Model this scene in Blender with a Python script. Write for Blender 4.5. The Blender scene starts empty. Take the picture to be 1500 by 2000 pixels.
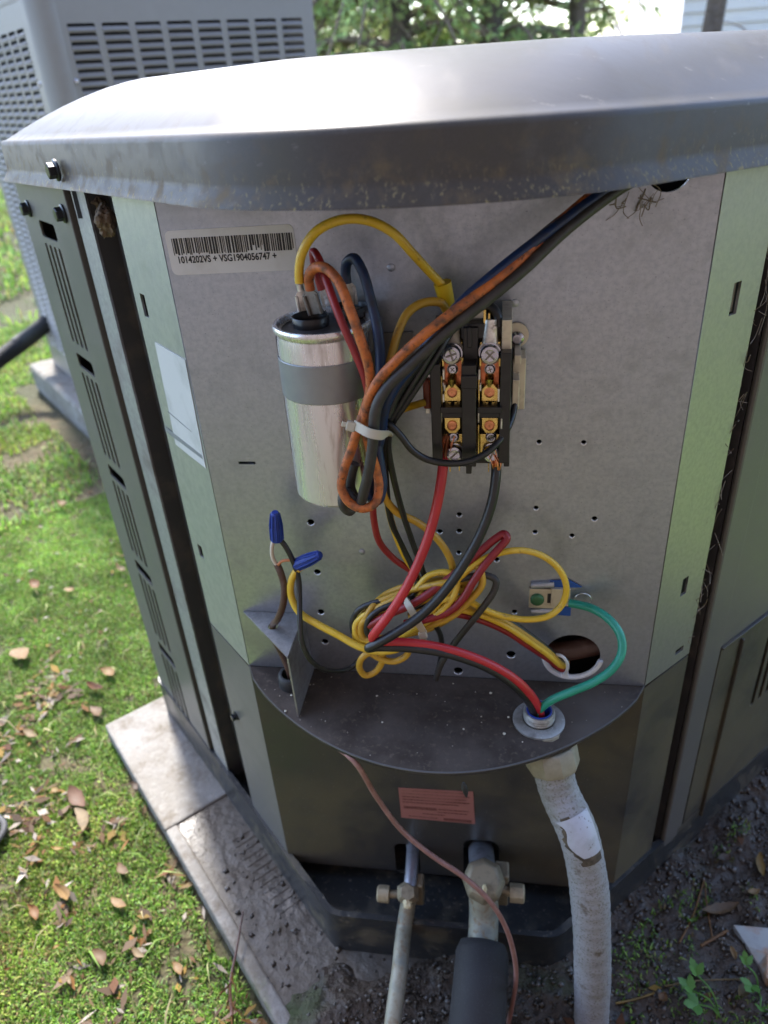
import bpy, bmesh, math, random
import numpy as np
from mathutils import Vector, Matrix

R = math.radians
S = bpy.context.scene
COL = S.collection
# ------------------------------------------------------------------ camera
FPX = 1444.0
CAM = Vector((0.23017, -0.50155, 0.47452))
RT = Vector((0.98822, 0.13971, -0.06242)); UP = Vector((-0.01832, 0.51299, 0.85820)); FW = Vector((-0.15192, 0.84695, -0.50951))
cd = bpy.data.cameras.new('camera'); cam = bpy.data.objects.new('camera', cd); COL.objects.link(cam)
m = Matrix.Identity(4)
for i in range(3):
    m[i][0] = RT[i]; m[i][1] = UP[i]; m[i][2] = -FW[i]; m[i][3] = CAM[i]
cam.matrix_world = m
cd.sensor_fit = 'AUTO'; cd.sensor_width = 36; cd.lens = 36 * FPX / 2000; cd.clip_start = 0.01; cd.clip_end = 500
cd.dof.use_dof = True; cd.dof.focus_distance = 0.52; cd.dof.aperture_fstop = 7.0
S.camera = cam
# ------------------------------------------------------------------ sky, sun, exposure
SUN_EL, SUN_AZ = R(52), R(-30)       # azimuth from +Y towards +X; negative is to the left
sun_dir = Vector((math.sin(SUN_AZ) * math.cos(SUN_EL), math.cos(SUN_AZ) * math.cos(SUN_EL), math.sin(SUN_EL)))
w = bpy.data.worlds.new('World'); S.world = w; w.use_nodes = True
nt = w.node_tree; bg = nt.nodes['Background']
sk = nt.nodes.new('ShaderNodeTexSky'); sk.sky_type = 'NISHITA'; sk.sun_disc = False
sk.sun_elevation = SUN_EL; sk.sun_rotation = SUN_AZ; sk.air_density = 0.75; sk.dust_density = 1.2; sk.ozone_density = 1.0
nt.links.new(sk.outputs[0], bg.inputs[0]); bg.inputs[1].default_value = 0.15
sl = bpy.data.lights.new('sun', 'SUN'); sl.energy = 2.0; sl.angle = R(7); sl.color = (1, .955, .89)
so = bpy.data.objects.new('sun', sl); COL.objects.link(so)
so.rotation_euler = sun_dir.to_track_quat('Z', 'Y').to_euler()
S.view_settings.view_transform = 'Standard'; S.view_settings.look = 'None'
S.view_settings.exposure = 2.65; S.view_settings.gamma = 1.0; S.view_settings.use_curve_mapping = False
S.render.engine = 'CYCLES'
try:
    S.cycles.use_denoising = True; S.cycles.denoiser = 'OPENIMAGEDENOISE'
    S.cycles.max_bounces = 8; S.cycles.caustics_reflective = False; S.cycles.caustics_refractive = False
    S.cycles.sample_clamp_indirect = 6
except Exception:
    pass
GROUND = -0.375
PAD = -0.347
rnd = random.Random(7)
nr = np.random.default_rng(11)

# ------------------------------------------------------------------ where things are (survey of the panel plane y = 0)
def ray(x, y): return FW * FPX + RT * (x - 750) - UP * (y - 1000)
def P(x, y, o=0.0):                      # point o metres in front of the panel plane
    d = ray(x, y); t = (-o - CAM.y) / d.y; return CAM + d * t
def Hz(x, y, z=GROUND):                  # point on a level surface
    d = ray(x, y); t = (z - CAM.z) / d.z; return CAM + d * t
def Sl(x, y, off=0.0):                   # point on the left slanted side of the unit
    d = ray(x, y); n = Vector((-.7071, -.7071, 0)); t = (off - CAM.dot(n)) / d.dot(n); return CAM + d * t

# ------------------------------------------------------------------ materials
MATS = {}
def mat(name, col, rough=.5, metal=0., layers=(), bump=None, coat=0., spec=.5, trans=None, emis=None, coord='Object'):
    """layers: (scale, detail, lo, hi, colour or None, roughness or None, stretch)"""
    mt = bpy.data.materials.new(name); mt.use_nodes = True
    n = mt.node_tree; b = n.nodes['Principled BSDF']; L = n.links.new
    b.inputs['Roughness'].default_value = rough; b.inputs['Metallic'].default_value = metal
    b.inputs['Specular IOR Level'].default_value = spec
    b.inputs['Coat Weight'].default_value = coat; b.inputs['Coat Roughness'].default_value = .15
    tc = n.nodes.new('ShaderNodeTexCoord')
    rgb = n.nodes.new('ShaderNodeRGB'); rgb.outputs[0].default_value = (*col, 1); cur = rgb.outputs[0]
    curr = None
    for ly in layers:
        sc, det, lo, hi, c2, r2 = ly[:6]; st = ly[6] if len(ly) > 6 else (1, 1, 1)
        mp = n.nodes.new('ShaderNodeMapping'); mp.inputs['Scale'].default_value = st
        mp.inputs['Location'].default_value = (rnd.random() * 9, rnd.random() * 9, rnd.random() * 9)
        L(tc.outputs[coord], mp.inputs[0])
        nz = n.nodes.new('ShaderNodeTexNoise'); nz.inputs['Scale'].default_value = sc; nz.inputs['Detail'].default_value = det
        nz.inputs['Roughness'].default_value = .6
        L(mp.outputs[0], nz.inputs['Vector'])
        mr = n.nodes.new('ShaderNodeMapRange'); mr.inputs[1].default_value = lo; mr.inputs[2].default_value = hi
        L(nz.outputs[0], mr.inputs[0]); fac = mr.outputs[0]
        if len(ly) > 7:                   # limit to a band in height: (z0, z1) fading
            sp = n.nodes.new('ShaderNodeSeparateXYZ'); L(tc.outputs[coord], sp.inputs[0])
            m2 = n.nodes.new('ShaderNodeMapRange'); m2.inputs[1].default_value = ly[7][0]; m2.inputs[2].default_value = ly[7][1]
            L(sp.outputs[2], m2.inputs[0])
            mu = n.nodes.new('ShaderNodeMath'); mu.operation = 'MULTIPLY'; L(fac, mu.inputs[0]); L(m2.outputs[0], mu.inputs[1]); fac = mu.outputs[0]
        if c2 is not None:
            mx = n.nodes.new('ShaderNodeMix'); mx.data_type = 'RGBA'; mx.inputs[7].default_value = (*c2, 1)
            L(fac, mx.inputs[0]); L(cur, mx.inputs[6]); cur = mx.outputs[2]
        if r2 is not None:
            mx = n.nodes.new('ShaderNodeMix'); mx.data_type = 'FLOAT'; mx.inputs[3].default_value = r2
            if curr is None: mx.inputs[2].default_value = rough
            else: L(curr, mx.inputs[2])
            L(fac, mx.inputs[0]); curr = mx.outputs[0]
    L(cur, b.inputs['Base Color'])
    if curr is not None: L(curr, b.inputs['Roughness'])
    if bump:
        nz = n.nodes.new('ShaderNodeTexNoise'); nz.inputs['Scale'].default_value = bump[0]; nz.inputs['Detail'].default_value = 5
        mp = n.nodes.new('ShaderNodeMapping'); L(tc.outputs[coord], mp.inputs[0]); L(mp.outputs[0], nz.inputs['Vector'])
        if len(bump) > 3: mp.inputs['Scale'].default_value = bump[3]
        bp = n.nodes.new('ShaderNodeBump'); bp.inputs['Strength'].default_value = bump[1]; bp.inputs['Distance'].default_value = bump[2]
        L(nz.outputs[0], bp.inputs['Height']); L(bp.outputs[0], b.inputs['Normal'])
    if trans:
        tr = n.nodes.new('ShaderNodeBsdfTranslucent'); L(cur, tr.inputs[0]); ms = n.nodes.new('ShaderNodeMixShader')
        ms.inputs[0].default_value = trans; L(b.outputs[0], ms.inputs[1]); L(tr.outputs[0], ms.inputs[2])
        L(ms.outputs[0], n.nodes['Material Output'].inputs[0])
    MATS[name] = mt
    return mt

def attr_mat(name, rough, trans, spec=.35):           # colour comes blade by blade / leaf by leaf from the mesh
    mt = bpy.data.materials.new(name); mt.use_nodes = True
    n = mt.node_tree; b = n.nodes['Principled BSDF']; L = n.links.new
    a = n.nodes.new('ShaderNodeAttribute'); a.attribute_name = 'tint'
    L(a.outputs['Color'], b.inputs['Base Color']); b.inputs['Roughness'].default_value = rough; b.inputs['Specular IOR Level'].default_value = spec
    tr = n.nodes.new('ShaderNodeBsdfTranslucent'); L(a.outputs['Color'], tr.inputs[0]); ms = n.nodes.new('ShaderNodeMixShader')
    ms.inputs[0].default_value = trans; L(b.outputs[0], ms.inputs[1]); L(tr.outputs[0], ms.inputs[2])
    L(ms.outputs[0], n.nodes['Material Output'].inputs[0]); MATS[name] = mt
    return mt

GALV_L = [(260, 3, .35, .62, (.42, .455, .51), .35), (70, 4, .5, .8, (.325, .35, .392), .46), (700, 3, .63, .76, (.23, .24, .26), None),
          (9, 4, .58, .85, (.31, .318, .325), .5)]
mat('galvanised', (.355, .39, .45), .40, .8, GALV_L, (420, .10, .001))
mat('galvanised_flange', (.36, .355, .35), .42, .75, [(260, 3, .35, .62, (.41, .405, .40), .36), (900, 2, .68, .78, (.2, .2, .19), None)], (420, .10, .001))
mat('galvanised_pale', (.37, .385, .38), .44, .7, [(120, 3, .35, .62, (.43, .445, .44), .40), (900, 2, .66, .78, (.2, .2, .2), None), (40, 4, .6, .8, (.33, .34, .34), None)], (420, .12, .001))
mat('galvanised_dull', (.30, .305, .31), .5, .6, [(180, 4, .4, .7, (.38, .385, .39), .42), (14, 5, .5, .7, (.2, .185, .165), .7), (1400, 2, .62, .7, (.1, .09, .08), None)], (300, .15, .001))
mat('shelf_paint', (.078, .062, .051), .55, 0, [(22, 5, .38, .62, (.042, .031, .024), .7), (7, 3, .5, .75, (.115, .1, .088), .42), (240, 4, .56, .72, (.12, .095, .072), .85)], (240, .3, .001), spec=.3)
mat('lid_paint', (.066, .06, .056), .40, 0, [(60, 6, .54, .72, (.10, .095, .09), .62, (1, .15, 1)), (140, 5, .66, .70, (.2, .19, .18), .6, (.12, 1, 1)), (900, 3, .35, .7, (.078, .071, .066), .44), (16, 5, .55, .75, (.075, .068, .056), .5),
                                         (420, 4, .57, .67, (.36, .31, .16), .9, (1, 1, .5), (.437, .412)), (70, 6, .5, .75, (.15, .115, .068), .75, (1, 1, 1), (.456, .43))], (38, .14, .0016), spec=.2)
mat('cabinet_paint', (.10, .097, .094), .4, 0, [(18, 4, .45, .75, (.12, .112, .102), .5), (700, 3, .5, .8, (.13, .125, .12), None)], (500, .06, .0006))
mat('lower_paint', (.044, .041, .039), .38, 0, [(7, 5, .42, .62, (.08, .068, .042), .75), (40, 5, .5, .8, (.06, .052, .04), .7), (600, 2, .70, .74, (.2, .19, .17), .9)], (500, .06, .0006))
mat('channel_paint', (.05, .05, .053), .45, 0, [(40, 5, .5, .75, (.10, .088, .078), .7)], (300, .08, .0006))
mat('base_pan_paint', (.025, .027, .029), .35, 0, [(22, 5, .5, .7, (.10, .085, .06), .8), (200, 4, .6, .72, (.15, .13, .1), .9)], (90, .2, .002))
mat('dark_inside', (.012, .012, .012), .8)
mat('slot_dark', (.02, .02, .022), .7)
mat('sticker_white', (.62, .60, .58), .55, 0, [(30, 4, .5, .8, (.5, .47, .43), None), (300, 3, .7, .75, (.25, .22, .2), None)])
mat('sticker_pale', (.56, .57, .57), .4, 0, [(25, 4, .5, .8, (.36, .38, .37), None)])
mat('sticker_grey', (.2, .215, .22), .5)
mat('print_black', (.012, .012, .012), .6)
mat('sticker_pink', (.30, .12, .105), .6, 0, [(40, 4, .5, .8, (.3, .13, .11), None)])
mat('print_red', (.10, .025, .02), .7)
mat('aluminium', (.74, .74, .75), .32, .75, [(60, 4, .4, .7, (.75, .75, .76), .18, (1, 1, .05)), (220, 4, .55, .75, (.5, .46, .44), .4, (1, 1, .15))], (200, .05, .0006, (1, 1, .06)))
mat('strap_grey', (.28, .29, .30), .42, .5, [(50, 4, .4, .8, (.23, .24, .25), .5)])
mat('can_top', (.13, .13, .135), .4, .5, [(60, 4, .4, .7, (.06, .06, .06), .4)])
mat('black_plastic', (.012, .012, .013), .35, 0, [(90, 4, .55, .8, (.035, .034, .033), .5)])
mat('terminal_tin', (.78, .77, .73), .3, .75, [(200, 4, .4, .7, (.42, .4, .35), .45)])
mat('terminal_dull', (.30, .28, .25), .55, .7, [(200, 4, .4, .7, (.22, .2, .17), .6)])
mat('brass', (.80, .60, .20), .22, 1., [(160, 4, .4, .75, (.6, .41, .12), .34)])
mat('copper_plate', (.66, .23, .11), .28, .9, [(200, 4, .4, .7, (.4, .12, .06), .5)])
mat('copper', (.75, .32, .17), .3, 1., [(400, 3, .4, .7, (.5, .2, .1), .45)])
mat('zinc_screw', (.46, .47, .52), .2, 1., [(300, 3, .5, .8, (.42, .38, .46), .3)])
mat('glint_metal', (.75, .76, .78), .35, .4)  # bright tone that paints in the glint along the hole lips
mat('black_screw', (.03, .031, .035), .3, .6)
mat('cream_metal', (.62, .57, .45), .4, .5, [(120, 4, .5, .8, (.4, .36, .28), .5)])
GR = lambda c, a=.66: [(180, 4, a - .12, a + .06, c, .7)]
mat('wire_yellow', (.70, .45, .03), .38, 0, [(60, 3, .4, .7, (.76, .52, .07), None)] + GR((.30, .19, .05), .72))
mat('wire_yellow_aged', (.56, .33, .035), .42, 0, [(60, 3, .4, .7, (.50, .28, .03), None)] + GR((.22, .13, .04), .70))
mat('wire_red', (.50, .028, .035), .38, 0, [(50, 3, .4, .7, (.42, .02, .028), None)])
mat('wire_red_dark', (.24, .014, .018), .4, 0, [(50, 3, .4, .7, (.30, .02, .025), None)])
mat('wire_orange', (.54, .145, .03), .5, 0, [(70, 5, .46, .66, (.32, .095, .032), .65), (150, 6, .46, .70, (.11, .052, .028), .8), (300, 5, .58, .68, (.05, .03, .02), .8)])
mat('wire_black', (.014, .014, .014), .38, 0, [(120, 4, .5, .8, (.03, .029, .028), .5)])
mat('wire_black_dusty', (.03, .027, .025), .5, 0, [(120, 4, .45, .75, (.06, .052, .045), .65)])
mat('wire_blue', (.009, .026, .085), .4, 0, [(120, 4, .45, .7, (.022, .028, .05), .55)])
mat('wire_green', (.02, .28, .18), .38, 0, [(60, 3, .4, .7, (.03, .33, .22), None)])
mat('wire_brown', (.075, .035, .025), .45, 0, [(120, 4, .5, .75, (.12, .07, .055), .6)])
mat('wire_white', (.62, .55, .46), .5)
mat('wire_thin_orange', (.55, .2, .08), .5)
mat('cable_rose', (.24, .12, .10), .42, 0, [(60, 4, .45, .7, (.33, .18, .155), None)])
mat('boot_yellow', (.62, .42, .01), .45)
mat('spade_red', (.36, .085, .045), .35, 0, [(150, 3, .4, .7, (.25, .06, .035), None)], trans=.2)
mat('nut_blue', (.012, .04, .27), .5)
mat('tape_blue', (.015, .09, .38), .5)
mat('tie_nylon', (.60, .55, .44), .42, 0, trans=.25)
mat('grommet_white', (.72, .73, .75), .4)
mat('screw_green', (.06, .19, .08), .45, .3, [(200, 3, .4, .7, (.04, .12, .06), None)])
mat('rubber', (.02, .02, .02), .6)
mat('zinc_cast', (.34, .34, .325), .5, .6, [(90, 5, .45, .7, (.2, .195, .18), .65), (400, 3, .6, .75, (.5, .5, .49), .5)], (300, .2, .0008))
mat('conduit_grey', (.29, .292, .305), .5, 0, [(30, 5, .52, .75, (.20, .188, .17), .7), (500, 4, .52, .68, (.15, .138, .115), .8), (60, 5, .6, .7, (.12, .1, .078), .8)], (260, .03, .0008))
mat('conduit_tape', (.44, .46, .52), .4, 0, [(70, 5, .5, .75, (.34, .35, .38), .5), (260, 4, .62, .7, (.15, .13, .11), .8)])
mat('conduit_stain', (.05, .038, .026), .8, 0, [(120, 5, .4, .7, (.14, .11, .075), None)])
mat('fitting_tan', (.30, .275, .20), .55, 0, [(50, 4, .45, .75, (.2, .175, .12), .7)])
mat('valve_brass', (.27, .23, .16), .5, .4, [(110, 5, .45, .7, (.17, .145, .1), .7)])
mat('valve_cap', (.36, .30, .2), .5, .3, [(110, 5, .45, .7, (.25, .2, .13), .7)])
mat('pipe_verdigris', (.27, .26, .20), .55, .3, [(45, 5, .45, .7, (.17, .18, .16), .7), (160, 4, .5, .7, (.2, .14, .08), .7)])
mat('pipe_steel', (.48, .5, .58), .35, .8, [(90, 4, .45, .7, (.3, .32, .36), .5)])
mat('foam_black', (.014, .014, .016), .75, 0, [(700, 3, .55, .75, (.035, .035, .037), None)], (600, .3, .001))
mat('putty', (.6, .53, .34), .7)
mat('concrete', (.225, .217, .206), .85, 0, [(6, 6, .38, .62, (.165, .15, .128), None), (28, 6, .48, .68, (.12, .102, .08), None), (120, 4, .5, .8, (.25, .24, .22), None), (600, 3, .6, .75, (.12, .11, .10), None), (14, 6, .62, .74, (.10, .12, .05), None)], (160, .6, .003))
mat('pad_muddy', (.125, .112, .095), .52, 0, [(8, 6, .36, .58, (.045, .033, .023), .35), (34, 6, .46, .66, (.08, .064, .048), .55), (300, 4, .55, .7, (.06, .05, .04), None), (24, 5, .56, .66, (.09, .08, .07), .16)], (85, .6, .005), spec=.45)
mat('soil', (.045, .031, .021), .65, 0, [(14, 6, .45, .7, (.07, .05, .033), .75), (9, 5, .55, .75, (.035, .055, .015), .9), (90, 5, .5, .75, (.02, .016, .013), .35)], (60, 1., .012))
mat('turf', (.05, .05, .022), .95, 0, [(1.6, 5, .45, .62, (.10, .07, .04), None), (30, 6, .4, .7, (.05, .045, .022), None), (160, 4, .5, .75, (.075, .085, .028), None)], (40, 1., .02))
mat('neighbour_paint', (.25, .225, .208), .42, 0, [(20, 4, .45, .8, (.27, .245, .228), .5)])
mat('slate', (.34, .35, .34), .55, 0, [(26, 5, .5, .62, (.34, .2, .12), .7), (90, 5, .5, .8, (.24, .25, .25), None)], (120, .3, .002))
mat('nest', (.20, .15, .10), .95, 0, [(220, 5, .4, .7, (.09, .07, .05), None)], (260, .8, .003))
mat('web', (.22, .19, .15), .9)
mat('bark', (.16, .12, .09), .9, 0, [(16, 5, .4, .7, (.08, .06, .045), None, (1, 1, .3))], (40, .8, .02))
mat('twig', (.22, .16, .11), .85, 0, [(60, 4, .4, .7, (.13, .09, .06), None)])
mat('siding', (.80, .73, .66), .7, 0, [(3, 3, .4, .8, (.64, .61, .6), None)])
mat('brick_wall', (.11, .085, .078), .9, 0, [(6, 4, .4, .7, (.19, .145, .13), None), (60, 3, .5, .7, (.11, .085, .075), None)], (30, .5, .01))
mat('roof_shingle', (.08, .075, .07), .9)
mat('window_glass', (.03, .035, .04), .08)
mat('shoe_leather', (.018, .021, .027), .42, 0, [(40, 4, .5, .75, (.06, .065, .075), None)])
mat('shoe_sole', (.06, .062, .07), .7)
attr_mat('grass_blades', .6, .35)
attr_mat('litter_bits', .75, .12)
attr_mat('needle_foliage', .6, .7)
attr_mat('grit_bits', .28, 0., .6)
LEAFC = [(.105, .056, .02), (.16, .072, .018), (.10, .04, .014), (.15, .10, .04), (.055, .03, .015), (.20, .125, .025)]
for i, c in enumerate(LEAFC):
    mat('dry_leaf_%d' % i, c, .62, 0, [(60, 4, .42, .7, tuple(q * .6 for q in c), None)], trans=.15)
mat('pale_leaf', (.20, .122, .042), .6, 0, [(60, 4, .42, .7, (.12, .062, .02), None)], trans=.2)
mat('weed_leaf', (.09, .23, .04), .5, 0, [(60, 4, .42, .7, (.14, .3, .07), None)], trans=.35)

# ------------------------------------------------------------------ mesh helpers
def link(o, parent=None, label=None, cat=None, group=None, kind=None):
    COL.objects.link(o)
    if parent is not None: o.parent = parent
    if label: o['label'] = label
    if cat: o['category'] = cat
    if group: o['group'] = group
    if kind: o['kind'] = kind
    return o

def empty(name, label, cat, loc=(0, 0, 0), group=None):
    o = bpy.data.objects.new(name, None); o.empty_display_size = .02
    link(o, None, label, cat, group); o.location = loc
    return o

def basis(z, x=None):
    z = Vector(z).normalized()
    if x is None: x = Vector((0, 0, 1)) if abs(z.z) < .9 else Vector((1, 0, 0))
    y = z.cross(Vector(x)).normalized(); x = y.cross(z).normalized()
    return x, y, z
def frame(o, x, y, z):
    M = Matrix.Identity(4)
    for i in range(3): M[i][0], M[i][1], M[i][2], M[i][3] = x[i], y[i], z[i], o[i]
    return M
def zframe(o, z, x=None): return frame(o, *basis(z, x))

def catmull(pts, sub=6, closed=False):
    pts = [Vector(p) for p in pts]; n = len(pts); out = []
    if n < 3:
        return pts
    rng = range(n) if closed else range(n - 1)
    for i in rng:
        if closed: p0, p1, p2, p3 = pts[i - 1], pts[i], pts[(i + 1) % n], pts[(i + 2) % n]
        else:
            p1, p2 = pts[i], pts[i + 1]
            p0 = pts[i - 1] if i else p1 * 2 - p2
            p3 = pts[i + 2] if i + 2 < n else p2 * 2 - p1
        # centripetal
        t1 = max((p1 - p0).length, 1e-6) ** .5; t2 = t1 + max((p2 - p1).length, 1e-6) ** .5; t3 = t2 + max((p3 - p2).length, 1e-6) ** .5
        for k in range(sub):
            t = t1 + (t2 - t1) * k / sub
            A1 = p0 * ((t1 - t) / t1) + p1 * (t / t1)
            A2 = p1 * ((t2 - t) / (t2 - t1)) + p2 * ((t - t1) / (t2 - t1))
            A3 = p2 * ((t3 - t) / (t3 - t2)) + p3 * ((t - t2) / (t3 - t2))
            B1 = A1 * ((t2 - t) / t2) + A2 * (t / t2)
            B2 = A2 * ((t3 - t) / (t3 - t1)) + A3 * ((t - t1) / (t3 - t1))
            out.append(B1 * ((t2 - t) / (t2 - t1)) + B2 * ((t - t1) / (t2 - t1)))
    if not closed: out.append(pts[-1])
    return out

class MB:
    def __init__(s): s.v = []; s.f = []
    def add(s, vs, fs, M=None):
        b = len(s.v)
        s.v += [tuple(M @ Vector(p)) if M else tuple(p) for p in vs]
        s.f += [tuple(b + i for i in f) for f in fs]; return s
    def box(s, c, d, M=None):
        x, y, z = c; a, b, e = d[0] / 2, d[1] / 2, d[2] / 2
        vs = [(x + i * a, y + j * b, z + k * e) for k in (-1, 1) for j in (-1, 1) for i in (-1, 1)]
        return s.add(vs, [(0, 2, 3, 1), (4, 5, 7, 6), (0, 1, 5, 4), (2, 6, 7, 3), (0, 4, 6, 2), (1, 3, 7, 5)], M)
    def hexa(s, a, b):                   # two quads of four corners (front, back)
        vs = list(a) + list(b)
        return s.add(vs, [(0, 1, 2, 3), (7, 6, 5, 4), (0, 4, 5, 1), (1, 5, 6, 2), (2, 6, 7, 3), (3, 7, 4, 0)])
    def prism(s, poly, z0, z1, M=None):
        n = len(poly); vs = [(x, y, z0) for x, y in poly] + [(x, y, z1) for x, y in poly]
        fs = [tuple(range(n - 1, -1, -1)), tuple(range(n, 2 * n))] + [(i, (i + 1) % n, n + (i + 1) % n, n + i) for i in range(n)]
        return s.add(vs, fs, M)
    def lathe(s, prof, n=24, M=None, caps=True):
        vs = []; fs = []
        for r, h in prof:
            for k in range(n):
                a = 2 * math.pi * k / n; vs.append((r * math.cos(a), r * math.sin(a), h))
        for j in range(len(prof) - 1):
            for k in range(n):
                k2 = (k + 1) % n; fs.append((j * n + k, j * n + k2, (j + 1) * n + k2, (j + 1) * n + k))
        if caps: fs.append(tuple(range(n - 1, -1, -1))); fs.append(tuple((len(prof) - 1) * n + k for k in range(n)))
        return s.add(vs, fs, M)
    def tube(s, path, r, n=10, closed=False, caps=True, flat=1.0):
        path = [Vector(p) for p in path]; N = len(path)
        rr = r if callable(r) else (lambda t: r)
        T = []
        for i in range(N):
            a = path[i - 1] if (i or closed) else path[0]; b = path[(i + 1) % N] if (i < N - 1 or closed) else path[-1]
            t = b - a; T.append(t.normalized() if t.length > 1e-9 else Vector((0, 0, 1)))
        x, y, _ = basis(T[0]); vs = []; fs = []
        for i in range(N):
            t = T[i]; x = (x - t * x.dot(t)); x = x.normalized() if x.length > 1e-9 else basis(t)[0]; y = t.cross(x)
            q = rr(i / max(1, N - 1))
            for k in range(n):
                a = 2 * math.pi * k / n; vs.append(path[i] + x * (q * math.cos(a)) + y * (q * flat * math.sin(a)))
        for i in range(N if closed else N - 1):
            j = (i + 1) % N
            for k in range(n):
                k2 = (k + 1) % n; fs.append((i * n + k, i * n + k2, j * n + k2, j * n + k))
        if caps and not closed: fs.append(tuple(range(n - 1, -1, -1))); fs.append(tuple((N - 1) * n + k for k in range(n)))
        return s.add(vs, fs)
    def build(s, name, mt, parent=None, smooth=30, bevel=0, **kw):
        me = bpy.data.meshes.new(name); me.from_pydata(s.v, [], s.f); me.update()
        bm = bmesh.new(); bm.from_mesh(me); bmesh.ops.recalc_face_normals(bm, faces=bm.faces); bm.to_mesh(me); bm.free()
        return finish(me, name, mt, parent, smooth, bevel, **kw)

def finish(me, name, mt, parent, smooth=30, bevel=0, **kw):
    me.materials.append(MATS[mt])
    if smooth:
        me.polygons.foreach_set('use_smooth', [True] * len(me.polygons)); me.set_sharp_from_angle(angle=R(smooth))
    o = bpy.data.objects.new(name, me)
    if bevel:
        b = o.modifiers.new('edge', 'BEVEL'); b.width = bevel; b.segments = 2; b.limit_method = 'ANGLE'; b.angle_limit = R(40)
    return link(o, parent, kw.get('label'), kw.get('cat'), kw.get('group'), kw.get('kind'))

def plate(name, outline, holes, t, M, mt, parent, top=0.0, bevel=0, **kw):
    """sheet metal: outline with punched holes in local xy, outer face at local z = top, thickness t behind it"""
    cu = bpy.data.curves.new('sheet', 'CURVE'); cu.dimensions = '2D'; cu.fill_mode = 'BOTH'; cu.extrude = t / 2
    for lp in [outline] + list(holes):
        sp = cu.splines.new('POLY'); sp.points.add(len(lp) - 1); sp.use_cyclic_u = True
        for i, q in enumerate(lp): sp.points[i].co = (q[0], q[1], 0, 1)
    tmp = bpy.data.objects.new('sheet', cu); COL.objects.link(tmp)
    dg = bpy.context.evaluated_depsgraph_get(); me = bpy.data.meshes.new_from_object(tmp.evaluated_get(dg))
    bpy.data.objects.remove(tmp); bpy.data.curves.remove(cu)
    me.transform(M @ Matrix.Translation((0, 0, top - t / 2))); me.name = name; me.materials.clear()
    me.update()
    return finish(me, name, mt, parent, 0, bevel, **kw)

def circ(x, y, r, n=14, ry=None): return [(x + r * math.cos(2 * math.pi * k / n), y + (ry or r) * math.sin(2 * math.pi * k / n)) for k in range(n)]
def rrect(x0, y0, x1, y1, r=.002, n=4):
    o = []
    for cx, cy, a0 in ((x1 - r, y1 - r, 0), (x0 + r, y1 - r, 90), (x0 + r, y0 + r, 180), (x1 - r, y0 + r, 270)):
        for k in range(n + 1):
            a = R(a0 + 90 * k / n); o.append((cx + r * math.cos(a), cy + r * math.sin(a)))
    return o
def quad(name, pts, mt, parent, t=.0004, **kw):       # thin sheet from 4 corners, thickness outward
    p = [Vector(q) for q in pts]; n = (p[1] - p[0]).cross(p[3] - p[0]).normalized()
    if n.dot(CAM - p[0]) < 0: n = -n
    return MB().hexa([q + n * t for q in p], [q for q in p]).build(name, mt, parent, smooth=0, **kw)
def pbox(m, x0, y0, x1, y1, o0, o1):                  # block standing on the panel: outline read at its front face
    c = [P(x0, y0, o1), P(x1, y0, o1), P(x1, y1, o1), P(x0, y1, o1)]
    xa = (c[0].x + c[3].x) / 2; xb = (c[1].x + c[2].x) / 2; za = (c[2].z + c[3].z) / 2; zb = (c[0].z + c[1].z) / 2
    return m.box(((xa + xb) / 2, -(o0 + o1) / 2, (za + zb) / 2), (xb - xa, o1 - o0, zb - za))

FL = frame((0, 0, 0), (.70711, -.70711, 0), (0, 0, 1), (-.70711, -.70711, 0))      # left slanted side, local x = -s
FF = frame((0, 0, 0), (1, 0, 0), (0, 0, 1), (0, -1, 0))                            # front
FR = frame((.36, 0, 0), (.70711, .70711, 0), (0, 0, 1), (.70711, -.70711, 0))      # right slanted side
def RB(x0, y0, x1, y1): return [(x0, y0), (x1, y0), (x1, y1), (x0, y1)]

# ================================================================== ground
def hnoise(x, y, s, seed):
    """cheap smooth value noise"""
    x = np.asarray(x) * s + seed * 17.3; y = np.asarray(y) * s + seed * 5.1
    xi = np.floor(x).astype(int); yi = np.floor(y).astype(int); fx = x - xi; fy = y - yi
    fx = fx * fx * (3 - 2 * fx); fy = fy * fy * (3 - 2 * fy)
    def h(a, b): 
        q = np.sin(a * 127.1 + b * 311.7 + seed * 74.7) * 43758.5453; return q - np.floor(q)
    return (h(xi, yi) * (1 - fx) + h(xi + 1, yi) * fx) * (1 - fy) + (h(xi, yi + 1) * (1 - fx) + h(xi + 1, yi + 1) * fx) * fy

def mesh_np(name, V, F, mt, tint=None, parent=None, smooth=0, **kw):
    me = bpy.data.meshes.new(name); V = np.asarray(V, np.float32); F = np.asarray(F, np.int32); k = F.shape[1]
    me.vertices.add(len(V)); me.vertices.foreach_set('co', V.ravel())
    me.loops.add(F.size); me.loops.foreach_set('vertex_index', F.ravel())
    me.polygons.add(len(F)); me.polygons.foreach_set('loop_start', np.arange(0, F.size, k, dtype=np.int32)); me.polygons.foreach_set('loop_total', np.full(len(F), k, np.int32))
    me.update(calc_edges=True); me.validate()
    if tint is not None:
        a = me.color_attributes.new('tint', 'FLOAT_COLOR', 'POINT'); c = np.ones((len(V), 4), np.float32); c[:, :3] = tint; a.data.foreach_set('color', c.ravel())
    return finish(me, name, mt, parent, smooth, 0, **kw)

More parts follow.
